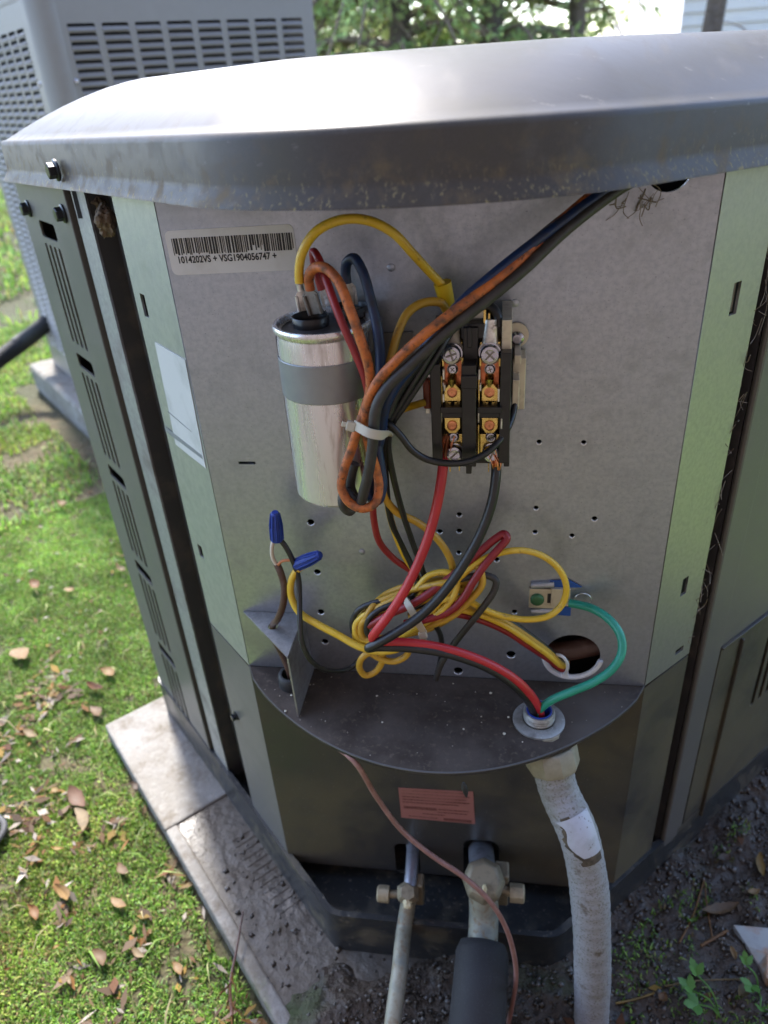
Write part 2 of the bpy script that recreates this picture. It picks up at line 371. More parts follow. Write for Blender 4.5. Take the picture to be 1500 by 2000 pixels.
def gz(x, y):                             # lawn height
    x = np.asarray(x, float); y = np.asarray(y, float); d = np.hypot(x - .2, y - .2)
    amp = np.clip(d / 3, .25, 1.5)
    return GROUND + (hnoise(x, y, 7, 1) - .5) * .018 * amp + (hnoise(x, y, 1.1, 2) - .5) * .05 * np.clip(d - .4, 0, 2)
ringr = np.concatenate([np.linspace(0, 3, 110), np.geomspace(3.1, 400, 46)])
na = 220; ang = np.linspace(0, 2 * np.pi, na, endpoint=False)
X = .0 + ringr[:, None] * np.cos(ang); Y = .3 + ringr[:, None] * np.sin(ang); Z = gz(X, Y)
V = np.stack([X, Y, Z], -1).reshape(-1, 3)
i, j = np.meshgrid(np.arange(len(ringr) - 1), np.arange(na), indexing='ij'); j2 = (j + 1) % na
F = np.stack([i * na + j, i * na + j2, (i + 1) * na + j2, (i + 1) * na + j], -1).reshape(-1, 4)[:, ::-1]
mesh_np('lawn', V, F, 'turf', smooth=60, kind='structure')

# soil heaped over the right side of the pad and in front of it
gx, gy = np.meshgrid(np.linspace(-.12, .95, 200), np.linspace(-.75, .75, 250), indexing='ij')
side = gx - gy                             # runs across the pad towards the right
edge = np.clip((side - .09 + (hnoise(gx, gy, 9, 3) - .5) * .26) / .16, 0, 1)
sz = PAD - .020 + edge * .028 + (hnoise(gx, gy, 60, 4) - .5) * .008 + (hnoise(gx, gy, 22, 5) - .5) * .012 + (hnoise(gx, gy, 150, 6) - .5) * .004
sz = sz - .06 * np.clip((-.125 - gx - gy) / .02, 0, 1)
V = np.stack([gx, gy, sz], -1).reshape(-1, 3); n1, n2 = gx.shape
i, j = np.meshgrid(np.arange(n1 - 1), np.arange(n2 - 1), indexing='ij')
F = np.stack([i * n2 + j, (i + 1) * n2 + j, (i + 1) * n2 + j + 1, i * n2 + j + 1], -1).reshape(-1, 4)
mesh_np('soil', V, F, 'soil', smooth=60, kind='structure')
def soil_z(x, y):
    e = np.clip((x - y - .09 + (hnoise(x, y, 9, 3) - .5) * .26) / .16, 0, 1)
    return PAD - .020 + e * .028 + (hnoise(x, y, 60, 4) - .5) * .008 + (hnoise(x, y, 22, 5) - .5) * .012

# ================================================================== pads
def pad_box(m, c, d, M): return m.box(c, d, M)
K = .70711
pad = empty('equipment_pad', 'weathered pale concrete pad with muddy recessed corner under the opened unit', 'pad', (.18, .2, GROUND))
# local frame along the pad edges: a = down the left edge (towards the viewer), b = inwards
PF = frame((-.353, .223, 0), (K, -K, 0), (K, K, 0), (0, 0, 1))
pd = bpy.data.objects
def padpart(name, mt, boxes, bev=.003):
    mb = MB()
    for (a0, a1, b0, b1, z0, z1) in boxes:
        mb.box(((a0 + a1) / 2, (b0 + b1) / 2, (z0 + z1) / 2), (a1 - a0, b1 - b0, z1 - z0), PF)
    o = mb.build(name, mt, None, smooth=0, bevel=bev); o.parent = pad; o.matrix_parent_inverse = Matrix.Translation((-.18, -.2, -GROUND)); return o
padpart('slab', 'concrete', [(0, .78, 0, .78, GROUND - .05, PAD - .007)])
padpart('raised_field', 'concrete', [(.0, .235, .0, .775, PAD - .0075, PAD)])
padpart('edge_rim', 'concrete', [(.2355, .775, .0, .016, PAD - .0075, PAD)])
padpart('recess', 'pad_muddy', [(.2345, .775, .0155, .77, PAD - .0073, PAD - .0035)], .0008)
padpart('rib', 'pad_muddy', [(.30 + k * .011, .3045 + k * .011, .06, .14, PAD - .0046, PAD - .0027) for k in range(12)], .0008)
pad2 = empty('equipment_pad', 'smooth pale grey pad beneath the tall louvred unit', 'pad', (-.9, 1.5, GROUND))
P2 = frame((-.72, 1.18, 0), (-K, K, 0), (K, K, 0), (0, 0, 1))
mb = MB().box((.385, .36, GROUND + .02), (.95, .85, .10), P2); o = mb.build('slab', 'concrete', None, bevel=.012); o.parent = pad2; o.matrix_parent_inverse = Matrix.Translation((.9, -1.5, -GROUND))

# ================================================================== the opened unit
AC = empty('air_conditioner', 'low dark grey condenser with its corner cover off and wiring exposed', 'air conditioner', (0, 0, 0))
TOP = .432
LOW = -.30
# back plate with its holes
hp = []
for (x, y, r) in [(607, 1020, 6.5), (620, 1117, 6), (627, 1195, 6), (635, 1253, 6), (1053, 863, 4.5), (1140, 864, 4.5), (1047, 992, 4.5), (1045, 1039, 4.5),
                  (1117, 1046, 4.5), (1161, 1013, 5), (897, 1005, 5), (897, 1037, 5), (859, 1038, 5), (896, 1079, 4.5), (970, 1093, 5), (1005, 1195, 5), (998, 1278, 8), (895, 1310, 8)]:
    q = P(x, y); rr = r * (q - CAM).dot(FW) / FPX * 1.12; hp.append(circ(q.x, q.z, rr))
q = P(1118, 1281); hp.append(circ(q.x, q.z, .0235, 32))
WH = q.copy()
q = P(1309, 328); hp.append(circ(q.x, q.z, .0135, 24)); TH = q.copy()
a = P(466, 904); b = P(498, 900); hp.append(RB(a.x, a.z - .0012, b.x, a.z + .0012))
plate('back_plate', RB(.0005, 0, .3595, TOP), hp, .0026, FF, 'galvanised', AC)
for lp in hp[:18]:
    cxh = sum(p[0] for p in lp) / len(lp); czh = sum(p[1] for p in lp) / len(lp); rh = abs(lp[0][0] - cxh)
    MB().tube([(cxh + rh * math.cos(t), -.0002, czh + rh * math.sin(t)) for t in np.linspace(R(187), R(353), 12)], lambda q_: .0007 * math.sin(math.pi * (q_ * .9 + .05)) ** .5, 6).build('hole_glint', 'glint_metal', AC)  # light on the lower hole lips, shaped and coloured in as bright crescents
# small dimples and the embossed ribs by the ground lug
for (x, y) in [(707, 1078), (764, 523), (1006, 592)]:
    q = P(x, y); MB().lathe([(.0028, -.0004), (.0026, .0006), (.0012, .0011), (.0002, .0012)], 14, zframe(q, (0, -1, 0))).build('dimple', 'galvanised', AC)
for yy in (1143, 1193):
    a, b = P(1037, yy, .001), P(1082, yy - 2, .001)
    MB().tube([a, a * .75 + b * .25, b], .0032, 12).build('embossed_rib', 'galvanised', AC)
# slanted flanges
def lz(x, y): q = Sl(x, y); return -q.x / K, q.z
def rz(x, y):
    d = ray(x, y); n = Vector((K, -K, 0)); o = Vector((.36, 0, 0)); t = (o - CAM).dot(n) / d.dot(n); q = CAM + d * t; return (q.x - .36) / K, q.z
h = []
for (x, y, a, b) in [(282, 597, .005, .009), (392, 1077, .005, .007)]:
    s, z = lz(x, y); h.append(RB(-s - a, z - b, -s + a, z + b))
plate('left_flange', RB(-.085, .0, -.0005, TOP), h, .002, FL, 'galvanised_pale', AC)
h = []
for (x, y, a, b) in [(1436, 583, .0045, .011), (1337, 1145, .004, .009), (1327, 1270, .006, .003)]:
    s, z = rz(x, y); h.append(RB(s - a, z - b, s + a, z + b))
plate('right_flange', RB(.0005, .0, .065, TOP), h, .002, FR, 'galvanised_flange', AC)
s, z = rz(1436, 583)
MB().box((s, z, -.0035), (.0075, .020, .001), FR).build('bent_tab', 'terminal_dull', AC, smooth=0)
# lower casing
lp = []
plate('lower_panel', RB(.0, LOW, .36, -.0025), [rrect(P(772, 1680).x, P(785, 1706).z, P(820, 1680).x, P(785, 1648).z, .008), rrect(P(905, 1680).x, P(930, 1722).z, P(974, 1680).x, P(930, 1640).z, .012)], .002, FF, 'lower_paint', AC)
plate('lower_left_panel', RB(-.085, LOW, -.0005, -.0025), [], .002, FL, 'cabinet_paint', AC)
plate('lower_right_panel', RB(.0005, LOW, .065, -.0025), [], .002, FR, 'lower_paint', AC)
# left corner channel, galvanised strip, slotted side
def ch(name, s0, s1, z0, z1, n0, n1, mt, M=FL, sg=-1, bev=0):
    return MB().box((sg * (s0 + s1) / 2, (z0 + z1) / 2, (n0 + n1) / 2), (s1 - s0, z1 - z0, n1 - n0), M).build(name, mt, AC, smooth=0, bevel=bev)
ch('corner_channel', .0852, .1545, LOW, TOP - .005, -.021, -.019, 'channel_paint')
ch('channel_wall', .0852, .0866, LOW, TOP - .005, -.019, -.0022, 'channel_paint')
ch('channel_wall', .153, .1545, LOW, TOP - .005, -.019, -.0022, 'channel_paint')
plate('corner_strip', RB(-.190, LOW, -.1525, TOP), [], .002, FL, 'galvanised_dull', AC)
ch('groove', .1902, .1995, LOW, TOP, -.009, -.008, 'slot_dark')
def slots(s0, w, sg, ztop, n):
    hs = []
    for g in range(n):
        zt = ztop - .136 * g
        hs.append(rrect(min(sg * s0, sg * (s0 + w)), zt - .016, max(sg * s0, sg * (s0 + w)), zt, .004))
        for k in range(4):
            c = sg * (s0 - .004 + (w + .008) * (k + .5) / 4)
            hs.append(rrect(c - .0040, zt - .124, c + .0040, zt - .022, .003))
    return hs
plate('side_panel', RB(-.372, LOW, -.1998, TOP), slots(.264, .054, -1, .371, 5), .002, FL, 'cabinet_paint', AC, top=.003)
ch('panel_edge', .1996, .203, LOW, TOP, -.008, .0035, 'cabinet_paint', bev=.001)
# right corner post and side
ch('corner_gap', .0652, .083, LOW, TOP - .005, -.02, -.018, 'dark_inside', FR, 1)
ch('corner_post', .083, .118, LOW, TOP, -.002, .004, 'cabinet_paint', FR, 1, .0025)
ch('post_side', .083, .0842, LOW, TOP - .01, -.018, -.0022, 'channel_paint', FR, 1)
plate('side_panel', RB(.1185, -.022, .62, TOP), slots(.215, .054, 1, .371, 2), .002, FR, 'cabinet_paint', AC, top=.0025)
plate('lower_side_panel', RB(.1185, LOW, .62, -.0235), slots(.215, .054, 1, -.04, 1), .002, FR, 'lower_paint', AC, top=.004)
ch('panel_bead', .1535, .1565, LOW, -.03, .0035, .0075, 'lower_paint', FR, 1, .001)
ch('panel_bead', .119, .62, -.0245, -.0225, .002, .0055, 'lower_paint', FR, 1, .0006)
# closed back and inner core so that the slots are dark
BL = frame((-.263, .263, 0), (K, K, 0), (0, 0, 1), (-K, K, 0)); BR = frame((.18 + .443, .263, 0), (-K, K, 0), (0, 0, 1), (K, K, 0))
MB().box((.31, .065, -.001), (.62, .73, .002), BL).build('rear_panel', 'cabinet_paint', AC, smooth=0)
MB().box((.31, .065, -.001), (.62, .73, .002), BR).build('rear_panel', 'cabinet_paint', AC, smooth=0)
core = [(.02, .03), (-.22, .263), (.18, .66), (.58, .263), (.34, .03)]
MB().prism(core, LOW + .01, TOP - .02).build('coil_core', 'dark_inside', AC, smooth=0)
# base pan
def outline(pts, r, n=6):
    """fillet a closed polygon; r per corner"""
    out = []; N = len(pts)
    for i in range(N):
        p = Vector((*pts[i], 0)); a = Vector((*pts[i - 1], 0)); b = Vector((*pts[(i + 1) % N], 0))
        u = (a - p).normalized(); v_ = (b - p).normalized(); th = u.angle(v_); rr = r[i] if isinstance(r, (list, tuple)) else r
        d = rr / math.tan(th / 2); c = p + (u + v_).normalized() * (rr / math.sin(th / 2))
        p0 = p + u * d; p1 = p + v_ * d; a0 = math.atan2(*(p0 - c).yx); a1 = math.atan2(*(p1 - c).yx)
        da = (a1 - a0 + math.pi) % (2 * math.pi) - math.pi
        for k in range(n + 1):
            q = a0 + da * k / n; out.append((c.x + rr * math.cos(q), c.y + rr * math.sin(q)))
    return out
def loft(m, rings):
    n = len(rings[0]); vs = [p for rg in rings for p in rg]; fs = []
    for j in range(len(rings) - 1):
        for k in range(n):
            k2 = (k + 1) % n; fs.append((j * n + k, j * n + k2, (j + 1) * n + k2, (j + 1) * n + k))
    return m.add(vs, fs)
bp = [(.062, -.066), (.298, -.066), (.640, .272), (.18, .73), (-.280, .272)]
bo = outline(bp, [.03, .03, .02, .02, .02], 6)
bo2 = outline([(.066, -.060), (.294, -.060), (.632, .272), (.18, .722), (-.272, .272)], [.026, .026, .018, .018, .018], 6)
rg = lambda o, z: [(x, y, z) for x, y in o]
loft(MB(), [rg(bo, PAD - .004), rg(bo, LOW + .010), rg(bo, LOW + .014), rg(bo2, LOW + .014), rg(bo2, LOW + .012), rg(bo2, -.325)]).build('base_pan', 'base_pan_paint', AC, 40)
MB().prism(bo2, -.327, -.325).build('pan_floor', 'base_pan_paint', AC, smooth=0)
# shelf
ell = [(.36 * k / 40, -.110 * math.sin(math.pi * k / 40) ** .72) for k in range(41)]
gq = Hz(1052, 1408, 0); gq2 = Vector((.0475, -.020, 0))
plate('shelf', [(.0, -.0005)] + ell[1:-1] + [(.36, -.0005)], [circ(gq.x, gq.y, .0105, 20), circ(gq2.x, gq2.y, .008, 16)], .0022, Matrix.Identity(4), 'shelf_paint', AC, top=0)
rim = [Vector((x, y, -.0022)) for x, y in ell]
mb = MB()
for i in range(len(rim) - 1):
    a, b = rim[i], rim[i + 1]; mb.hexa([a, b, b + Vector((0, 0, .003)), a + Vector((0, 0, .003))], [q + Vector((0, .0016, 0)) for q in (a, b, b + Vector((0, 0, .003)), a + Vector((0, 0, .003)))])
mb.build('shelf_lip', 'cabinet_paint', AC)
# bent bracket
bt = [Vector((.005, -.0005, .066)), Vector((.061, -.0005, .068)), Vector((.061, -.058, .062))]
hole = P(533, 1222, .0); hb = Hz(533, 1224, .0655)
cu = [(.005, -.0005), (.061, -.058), (.061, -.0005)]
plate('bracket_top', cu, [circ(hb.x, hb.y, .0045)], .0014, Matrix.Translation((0, 0, .066)), 'galvanised_dull', AC, top=0)
MB().hexa([(.0602, -.0005, .0645), (.0602, -.0578, .0645), (.0618, -.0605, .0005), (.0618, -.0005, .0005)], [(.0616, -.0005, .0645), (.0616, -.0578, .0645), (.0632, -.0605, .0005), (.0632, -.0005, .0005)]).build('bracket_side', 'galvanised_dull', AC, smooth=0)
# ---- lid
LC = Vector((.18, .260)); A_ = .322
def lid_ring(ins, z, rf):
    a = A_ - ins; s2 = a * math.sqrt(2)
    pts = [(LC.x, LC.y - s2), (LC.x + s2, LC.y), (LC.x, LC.y + s2), (LC.x - s2, LC.y)]
    o = outline(pts, [max(.02, rf - ins), .022, .022, .022], 28)
    return [(x, y, z - .038 * (y + .12)) for x, y in o]
def circ_ring(r, z, base):
    out = []
    for (x, y, _) in base:
        a = math.atan2(y - LC.y, x - LC.x); out.append((LC.x + r * math.cos(a), LC.y + r * math.sin(a), z))
    return out
RF = .172; Z0 = .4185
b0 = lid_ring(-.004, Z0, RF)
rings = [lid_ring(.004, Z0 + .002, RF), lid_ring(-.0025, Z0, RF), b0, lid_ring(-.0035, Z0 + .002, RF), lid_ring(.0005, Z0 + .0085, RF), lid_ring(.0012, Z0 + .012, RF),
         lid_ring(.0015, Z0 + .032, RF), lid_ring(.0022, Z0 + .0345, RF), lid_ring(.004, Z0 + .0362, RF), lid_ring(.0075, Z0 + .037, RF)]
bl = lid_ring(.0075, Z0 + .037, RF); crg = circ_ring(.272, .4848, bl)
for t in (.06, .14, .26, .4, .55, .7, .84, .95):
    zz = 1 - (1 - t) ** 1.6
    rings.append([(p[0] * (1 - t) + q[0] * t, p[1] * (1 - t) + q[1] * t, p[2] * (1 - zz) + q[2] * zz) for p, q in zip(bl, crg)])
rings += [crg, circ_ring(.25, .4858, bl), circ_ring(.238, .4855, bl), circ_ring(.232, .4835, bl), circ_ring(.229, .479, bl), circ_ring(.228, .462, bl), circ_ring(.222, .458, bl)]
lid = loft(MB(), rings).build('lid', 'lid_paint', AC, 50)
mb = MB()
for r in (.03, .06, .09, .12, .15, .18, .21, .228):
    mb.tube([(LC.x + r * math.cos(t), LC.y + r * math.sin(t), Z0 + .054) for t in np.linspace(0, 2 * math.pi, 49)[:-1]], .0015, 6, True)
for t in np.linspace(0, 2 * math.pi, 17)[:-1]:
    mb.tube([(LC.x + r * math.cos(t), LC.y + r * math.sin(t), Z0 + .051) for r in (.02, .23)], .0018, 6)
mb.build('fan_guard', 'black_screw', lid)
def hexscrew(name, q, n, r, h, mt, parent, washer=True):
    m = MB(); M = zframe(q, n)
    if washer: m.lathe([(r * 1.35, 0), (r * 1.35, h * .22), (r * 1.1, h * .3)], 20, M)
    m.lathe([(r, h * .3), (r, h * .9), (r * .86, h)], 6, M)
    return m.build(name, mt, parent, smooth=20)
nl = Vector((-K, -K, 0))
q = Sl(112, 332, .013); hexscrew('screw', q, nl, .0062, .008, 'zinc_screw' if 0 else 'black_screw', lid)
for (x, y) in [(57, 407), (125, 417)]:
    hexscrew('screw', Sl(x, y, .003), nl, .006, .008, 'black_screw', AC)
hexscrew('screw', Sl(462, 1398, -.0), nl, .004, .006, 'black_screw', AC)
hexscrew('screw', Sl(455, 1408, 0), nl, .0001, .0001, 'black_screw', AC).hide_render = False
# ---- labels on the plate
def F4(c, o): return [P(x, y, o) for x, y in c]
lab_c = [(322, 450), (574, 438), (582, 530), (336, 535)]
A, B, C_, D = F4(lab_c, 0.0)
LM = frame(((A + D) / 2 + (B + C_) / 2) / 2, (1, 0, 0), (0, 0, 1), (0, -1, 0))
lw, lh = ((B.x - A.x) + (C_.x - D.x)) / 2, ((A.z - D.z) + (B.z - C_.z)) / 2
labo = plate('barcode_label', rrect(-lw / 2, -lh / 2, lw / 2, lh / 2, .004, 5), [], .0003, LM @ Matrix.Rotation(R(.6), 4, 'Z'), 'sticker_white', AC, top=.00035)
LR = LM @ Matrix.Rotation(R(.6), 4, 'Z')
mb = MB(); x = -lw / 2 + .004; g = random.Random(3)
while x < lw / 2 - .001:
    wd = g.choice([.0005, .0005, .0008, .0011, .0014]); zb = -.0015 + g.choice([0, 0, 0, .001]); zt = .0096
    if .66 < (x + lw / 2) / lw < .76 and g.random() < .6: zb += g.random() * .006
    mb.box((x + wd / 2, (zb + zt) / 2, .00046), (wd, zt - zb, .0001), LR); x += wd + g.choice([.0004, .0005, .0007, .001])
mb.build('barcode', 'print_black', labo, smooth=0)
def text(body, size, M, mt, parent, name='lettering', sx=1.0):
    fc = bpy.data.curves.new(name, 'FONT'); fc.body = body; fc.size = size; fc.resolution_u = 3; fc.offset = size * .028
    t = bpy.data.objects.new(name, fc); COL.objects.link(t); dg = bpy.context.evaluated_depsgraph_get()
    me = bpy.data.meshes.new_from_object(t.evaluated_get(dg)); bpy.data.objects.remove(t)
    me.transform(M @ Matrix.Diagonal((sx, 1, 1, 1))); me.materials.clear()
    return finish(me, name, mt, parent, 0)
text('1014202VS + VSG1904056747 +', .0064, LR @ Matrix.Translation((-lw / 2 + .0055, -.0068, .0005)), 'print_black', labo, 'lettering', .83)
# pale label on the left flange (scannable code left out), a rule and a bar of print
def FLq(pts, o): return [Sl(x, y, o) for x, y in pts]
pl = quad('flange_label', FLq([(303, 668), (362, 703), (403, 915), (344, 868)], .0002), 'sticker_pale', AC)
quad('printed_rule', FLq([(327, 802), (373, 842), (374, 844), (328, 805)], .0007), 'sticker_grey', pl, .0001)
quad('printed_bar', FLq([(321, 832), (394, 889), (396, 897), (324, 843)], .0007), 'sticker_grey', pl, .0001)
pk = quad('warning_label', F4([(778, 1538), (924, 1546), (928, 1609), (784, 1596)], .0002), 'sticker_pink', AC)
mb = MB(); c = [P(x, y, .0006) for x, y in [(778, 1538), (924, 1546), (928, 1609), (784, 1596)]]
def onp(u, v): return (c[0] * (1 - u) + c[1] * u) * (1 - v) + (c[3] * (1 - u) + c[2] * u) * v
g = random.Random(5)
for (vv, hh, u0, u1) in [(.07, .03, .05, .93), (.17, .03, .04, .95), (.27, .035, .04, .9), (.36, .035, .04, .94), (.45, .03, .04, .8), (.60, .085, .05, .50), (.62, .03, .52, .93), (.71, .03, .5, .9), (.80, .03, .3, .6), (.90, .08, .58, .96), (.92, .025, .1, .5)]:
    u = u0
    while u < u1:
        wd = g.uniform(.02, .06) if hh < .05 else g.uniform(.014, .02)
        e = min(u + wd, u1); mb.add([onp(u, vv), onp(e, vv), onp(e, vv + hh), onp(u, vv + hh)], [(0, 1, 2, 3)]); u = e + (.008 if hh < .05 else .006)
mb.build('printed_lines', 'print_red', pk, smooth=0)
# dark notch and mud nest at the top of the corner channel
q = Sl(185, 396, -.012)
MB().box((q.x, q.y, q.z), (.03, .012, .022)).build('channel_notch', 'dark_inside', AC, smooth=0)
def blob(name, q, r, mt, seed, sx=1, sz=1, **kw):
    bm = bmesh.new(); bmesh.ops.create_icosphere(bm, subdivisions=4, radius=r); g = random.Random(seed)
    offs = [Vector((g.uniform(-9, 9), g.uniform(-9, 9), g.uniform(-9, 9))) for _ in range(2)]
    from mathutils import noise
    for vv in bm.verts:
        d = 1 + .35 * noise.noise(vv.co * (1.6 / r) + offs[0]) + .22 * noise.noise(vv.co * (5 / r) + offs[1]); vv.co *= d; vv.co.x *= sx; vv.co.z *= sz; vv.co += Vector(q)
    me = bpy.data.meshes.new(name); bm.to_mesh(me); bm.free(); return finish(me, name, mt, None, 60, **kw)
blob('mud_nest', Sl(186, 393, -.010), .009, 'nest', 1, label='crumbling brown insect nest in the notch under the lid', cat='nest')
blob('web_clump', Sl(207, 432, -.006), .009, 'nest', 4, .9, 1.3, label='fuzzy tan clump of web hanging in the corner channel', cat='web')

# ================================================================== capacitor
cx, cy = .1160, -.0375; CR = .0315; CT = .3395; CB = .2165
cap = empty('capacitor', 'large silver round capacitor strapped to the back plate', 'capacitor', (cx, cy, CB))
def at(o): o.matrix_parent_inverse = o.parent.matrix_basis.inverted() if False else Matrix.Translation(-Vector(o.parent.location)); return o
CM = Matrix.Translation((cx, cy, 0))
at(MB().lathe([(CR - .004, CB - .001), (CR - .0012, CB), (CR, CB + .002), (CR, CT - .012), (CR - .0006, CT - .006)], 56, CM).build('can', 'aluminium', cap))
at(MB().lathe([(CR - .0008, CT - .006), (CR + .0014, CT - .0035), (CR + .0018, CT - .001), (CR + .0010, CT + .0005), (CR - .0012, CT + .0003), (CR - .0022, CT - .003), (CR - .004, CT - .0032)], 56, CM, False).build('rolled_rim', 'aluminium', cap, 60)); at(MB().lathe([(CR - .0035, CT - .0034), (.0001, CT - .003)], 56, CM, False).build('can_top', 'can_top', cap, 60))
at(MB().lathe([(CR + .0004, CT - .046), (CR + .0007, CT - .0455), (CR + .0007, CT - .0205), (CR + .0004, CT - .020)], 56, CM, False).build('strap', 'strap_grey', cap))
at(quad('strap_tail', [(cx + CR - .004, -.0015, CT - .020), (cx + CR + .022, -.0015, CT - .020), (cx + CR + .022, -.0015, CT - .046), (cx + CR - .004, -.0015, CT - .046)], 'strap_grey', cap, .0012))
# wrap-around label just visible on the left
mb = MB(); a0, a1 = R(152), R(196)
aa = np.linspace(a0, a1, 12); vs = [(cx + (CR + .0003) * math.cos(t), cy + (CR + .0003) * math.sin(t), z) for z in (CB + .030, CT - .047) for t in aa]
mb.add(vs, [(k, k + 1, 13 + k, 12 + k) for k in range(11)]); at(mb.build('label', 'sticker_white', cap))
mb = MB(); vs = [(cx + (CR + .0003) * math.cos(t), cy + (CR + .0003) * math.sin(t), z) for z in (CT - .0195, CT - .008) for t in aa]
mb.add(vs, [(k, k + 1, 13 + k, 12 + k) for k in range(11)]); at(mb.build('label', 'sticker_white', cap))
cups = [Hz(606, 617, CT + .003), Hz(682, 598, CT + .003)]
for c_ in cups: c_.z = CT - .003
for cpt in cups:
    at(MB().lathe([(.0118, -.001), (.0124, .006), (.0118, .0066), (.0112, .006), (.0108, .001), (.0, .0008)], 28, Matrix.Translation(cpt), False).build('terminal_cup', 'black_plastic', cap, 60))
def spade(q, up, wdir, wdt, hgt, mt, parent, name='terminal', flag=False):
    """female blade terminal: rolled flat sleeve, neck, crimp barrel"""
    x = Vector(wdir).normalized(); z = Vector(up).normalized(); y = z.cross(x).normalized(); x = y.cross(z); M = frame(q, x, y, z); m = MB()
    m.box((0, 0, hgt * .25), (wdt, .0010, hgt * .5), M)
    for s_ in (-1, 1):
        m.tube([M @ Vector((s_ * wdt * .42, -.0012, 0)), M @ Vector((s_ * wdt * .42, -.0012, hgt * .5))], .0012, 8)
    m.add([(-wdt * .5, -.0005, hgt * .5), (wdt * .5, -.0005, hgt * .5), (wdt * .22, -.0005, hgt * .64), (-wdt * .22, -.0005, hgt * .64), (-wdt * .5, .0006, hgt * .5), (wdt * .5, .0006, hgt * .5), (wdt * .22, .0006, hgt * .64), (-wdt * .22, .0006, hgt * .64)],
          [(0, 1, 2, 3), (7, 6, 5, 4), (0, 4, 5, 1), (1, 5, 6, 2), (2, 6, 7, 3), (3, 7, 4, 0)], M)
    m.lathe([(wdt * .26, hgt * .62), (wdt * .27, hgt * .8), (wdt * .33, hgt * .82), (wdt * .34, hgt), (wdt * .3, hgt)], 14, M)
    return m.build(name, mt, parent, 40)
tA = Hz(596, 611, CT + .002); at(spade(tA, (-.08, 0, 1), (1, .35, 0), .0088, .0235, 'terminal_tin', cap))
tB = Hz(618, 613, CT + .002); at(spade(tB, (-.2, -.0, 1), (1, -.25, 0), .0105, .0255, 'terminal_dull', cap))
tC = Hz(641, 597, CT + .004); at(spade(tC, (-.12, 0, 1), (1, .6, 0), .0080, .019, 'terminal_tin', cap))
tD = Hz(686, 596, CT + .002); at(spade(tD, (-.07, 0, 1), (1, .6, 0), .0085, .0245, 'terminal_tin', cap))

# ================================================================== contactor
con = empty('contactor', 'black two-pole contactor with brass contacts and copper terminals', 'contactor', (.2115, 0, .24))
def cb(name, mt, boxes, bev=.0006):
    m_ = MB()
    for bx in boxes: pbox(m_, *bx)
    return at(m_.build(name, mt, con, smooth=0, bevel=bev))
cb('housing', 'black_plastic', [(848, 640, 990, 905, .004, .034)])
cb('side_wall', 'black_plastic', [(842, 712, 862, 905, .004, .056)])
cb('side_wall', 'black_plastic', [(976, 690, 997, 905, .004, .054)])
cb('divider', 'black_plastic', [(902, 714, 930, 912, .004, .0575)])
cb('divider_block', 'black_plastic', [(904, 640, 934, 716, .01, .046), (900, 735, 932, 760, .01, .0595)])
cb('foot', 'black_plastic', [(910, 908, 921, 926, .004, .050), (984, 890, 995, 912, .004, .052), (846, 890, 866, 908, .004, .05)])
cb('mounting_tab', 'cream_metal', [(980, 625, 1000, 688, .0015, .046), (1000, 700, 1026, 800, .0015, .020), (1004, 694, 1018, 712, .0015, .026)])
q = P(1008, 655, .0028); at(MB().lathe([(.0085, -.0022), (.0085, 0)], 26, zframe(q, (0, -1, 0))).build('mounting_ear', 'cream_metal', con))
q = P(1010, 660, .003); at(MB().lathe([(.0048, 0), (.0046, .0016), (.003, .0028)], 20, zframe(q, (0, -1, 0))).build('mounting_screw', 'zinc_screw', con))
cb('coil_lead_tab', 'cream_metal', [(1000, 742, 1014, 800, .018, .034)])
cb('upper_frame', 'cream_metal', [(914, 603, 948, 622, .03, .036)], .0003)
cb('arc_plate', 'brass', [(944, 605, 949, 668, .03, .043), (953, 612, 957, 660, .03, .042), (892, 622, 896, 650, .03, .040)], .0002)
def screw(q, r, h, mt, name, cross=True, tilt=(0, -1, .12)):
    M = zframe(q, tilt); m_ = MB(); m_.lathe([(r * 1.12, -h * .2), (r * 1.12, h * .1), (r, h * .15), (r, h * .6), (r * .86, h * .9), (r * .6, h * 1.0), (r * .45, h * .93)], 26, M)
    o_ = at(m_.build(name, mt, con, 40))
    sl_ = MB(); ag = rnd.random() * 3
    for k in range(2 if cross else 1):
        sl_.box((0, 0, h * 1.0), (r * 1.1, r * .16, h * .12), M @ Matrix.Rotation(ag + k * math.pi / 2, 4, 'Z'))
    c_ = sl_.build('slot', 'terminal_dull', o_, smooth=0); c_.matrix_parent_inverse = o_.matrix_world.inverted() if False else Matrix.Translation(-Vector(con.location)); c_.matrix_parent_inverse = Matrix.Identity(4)
    return o_
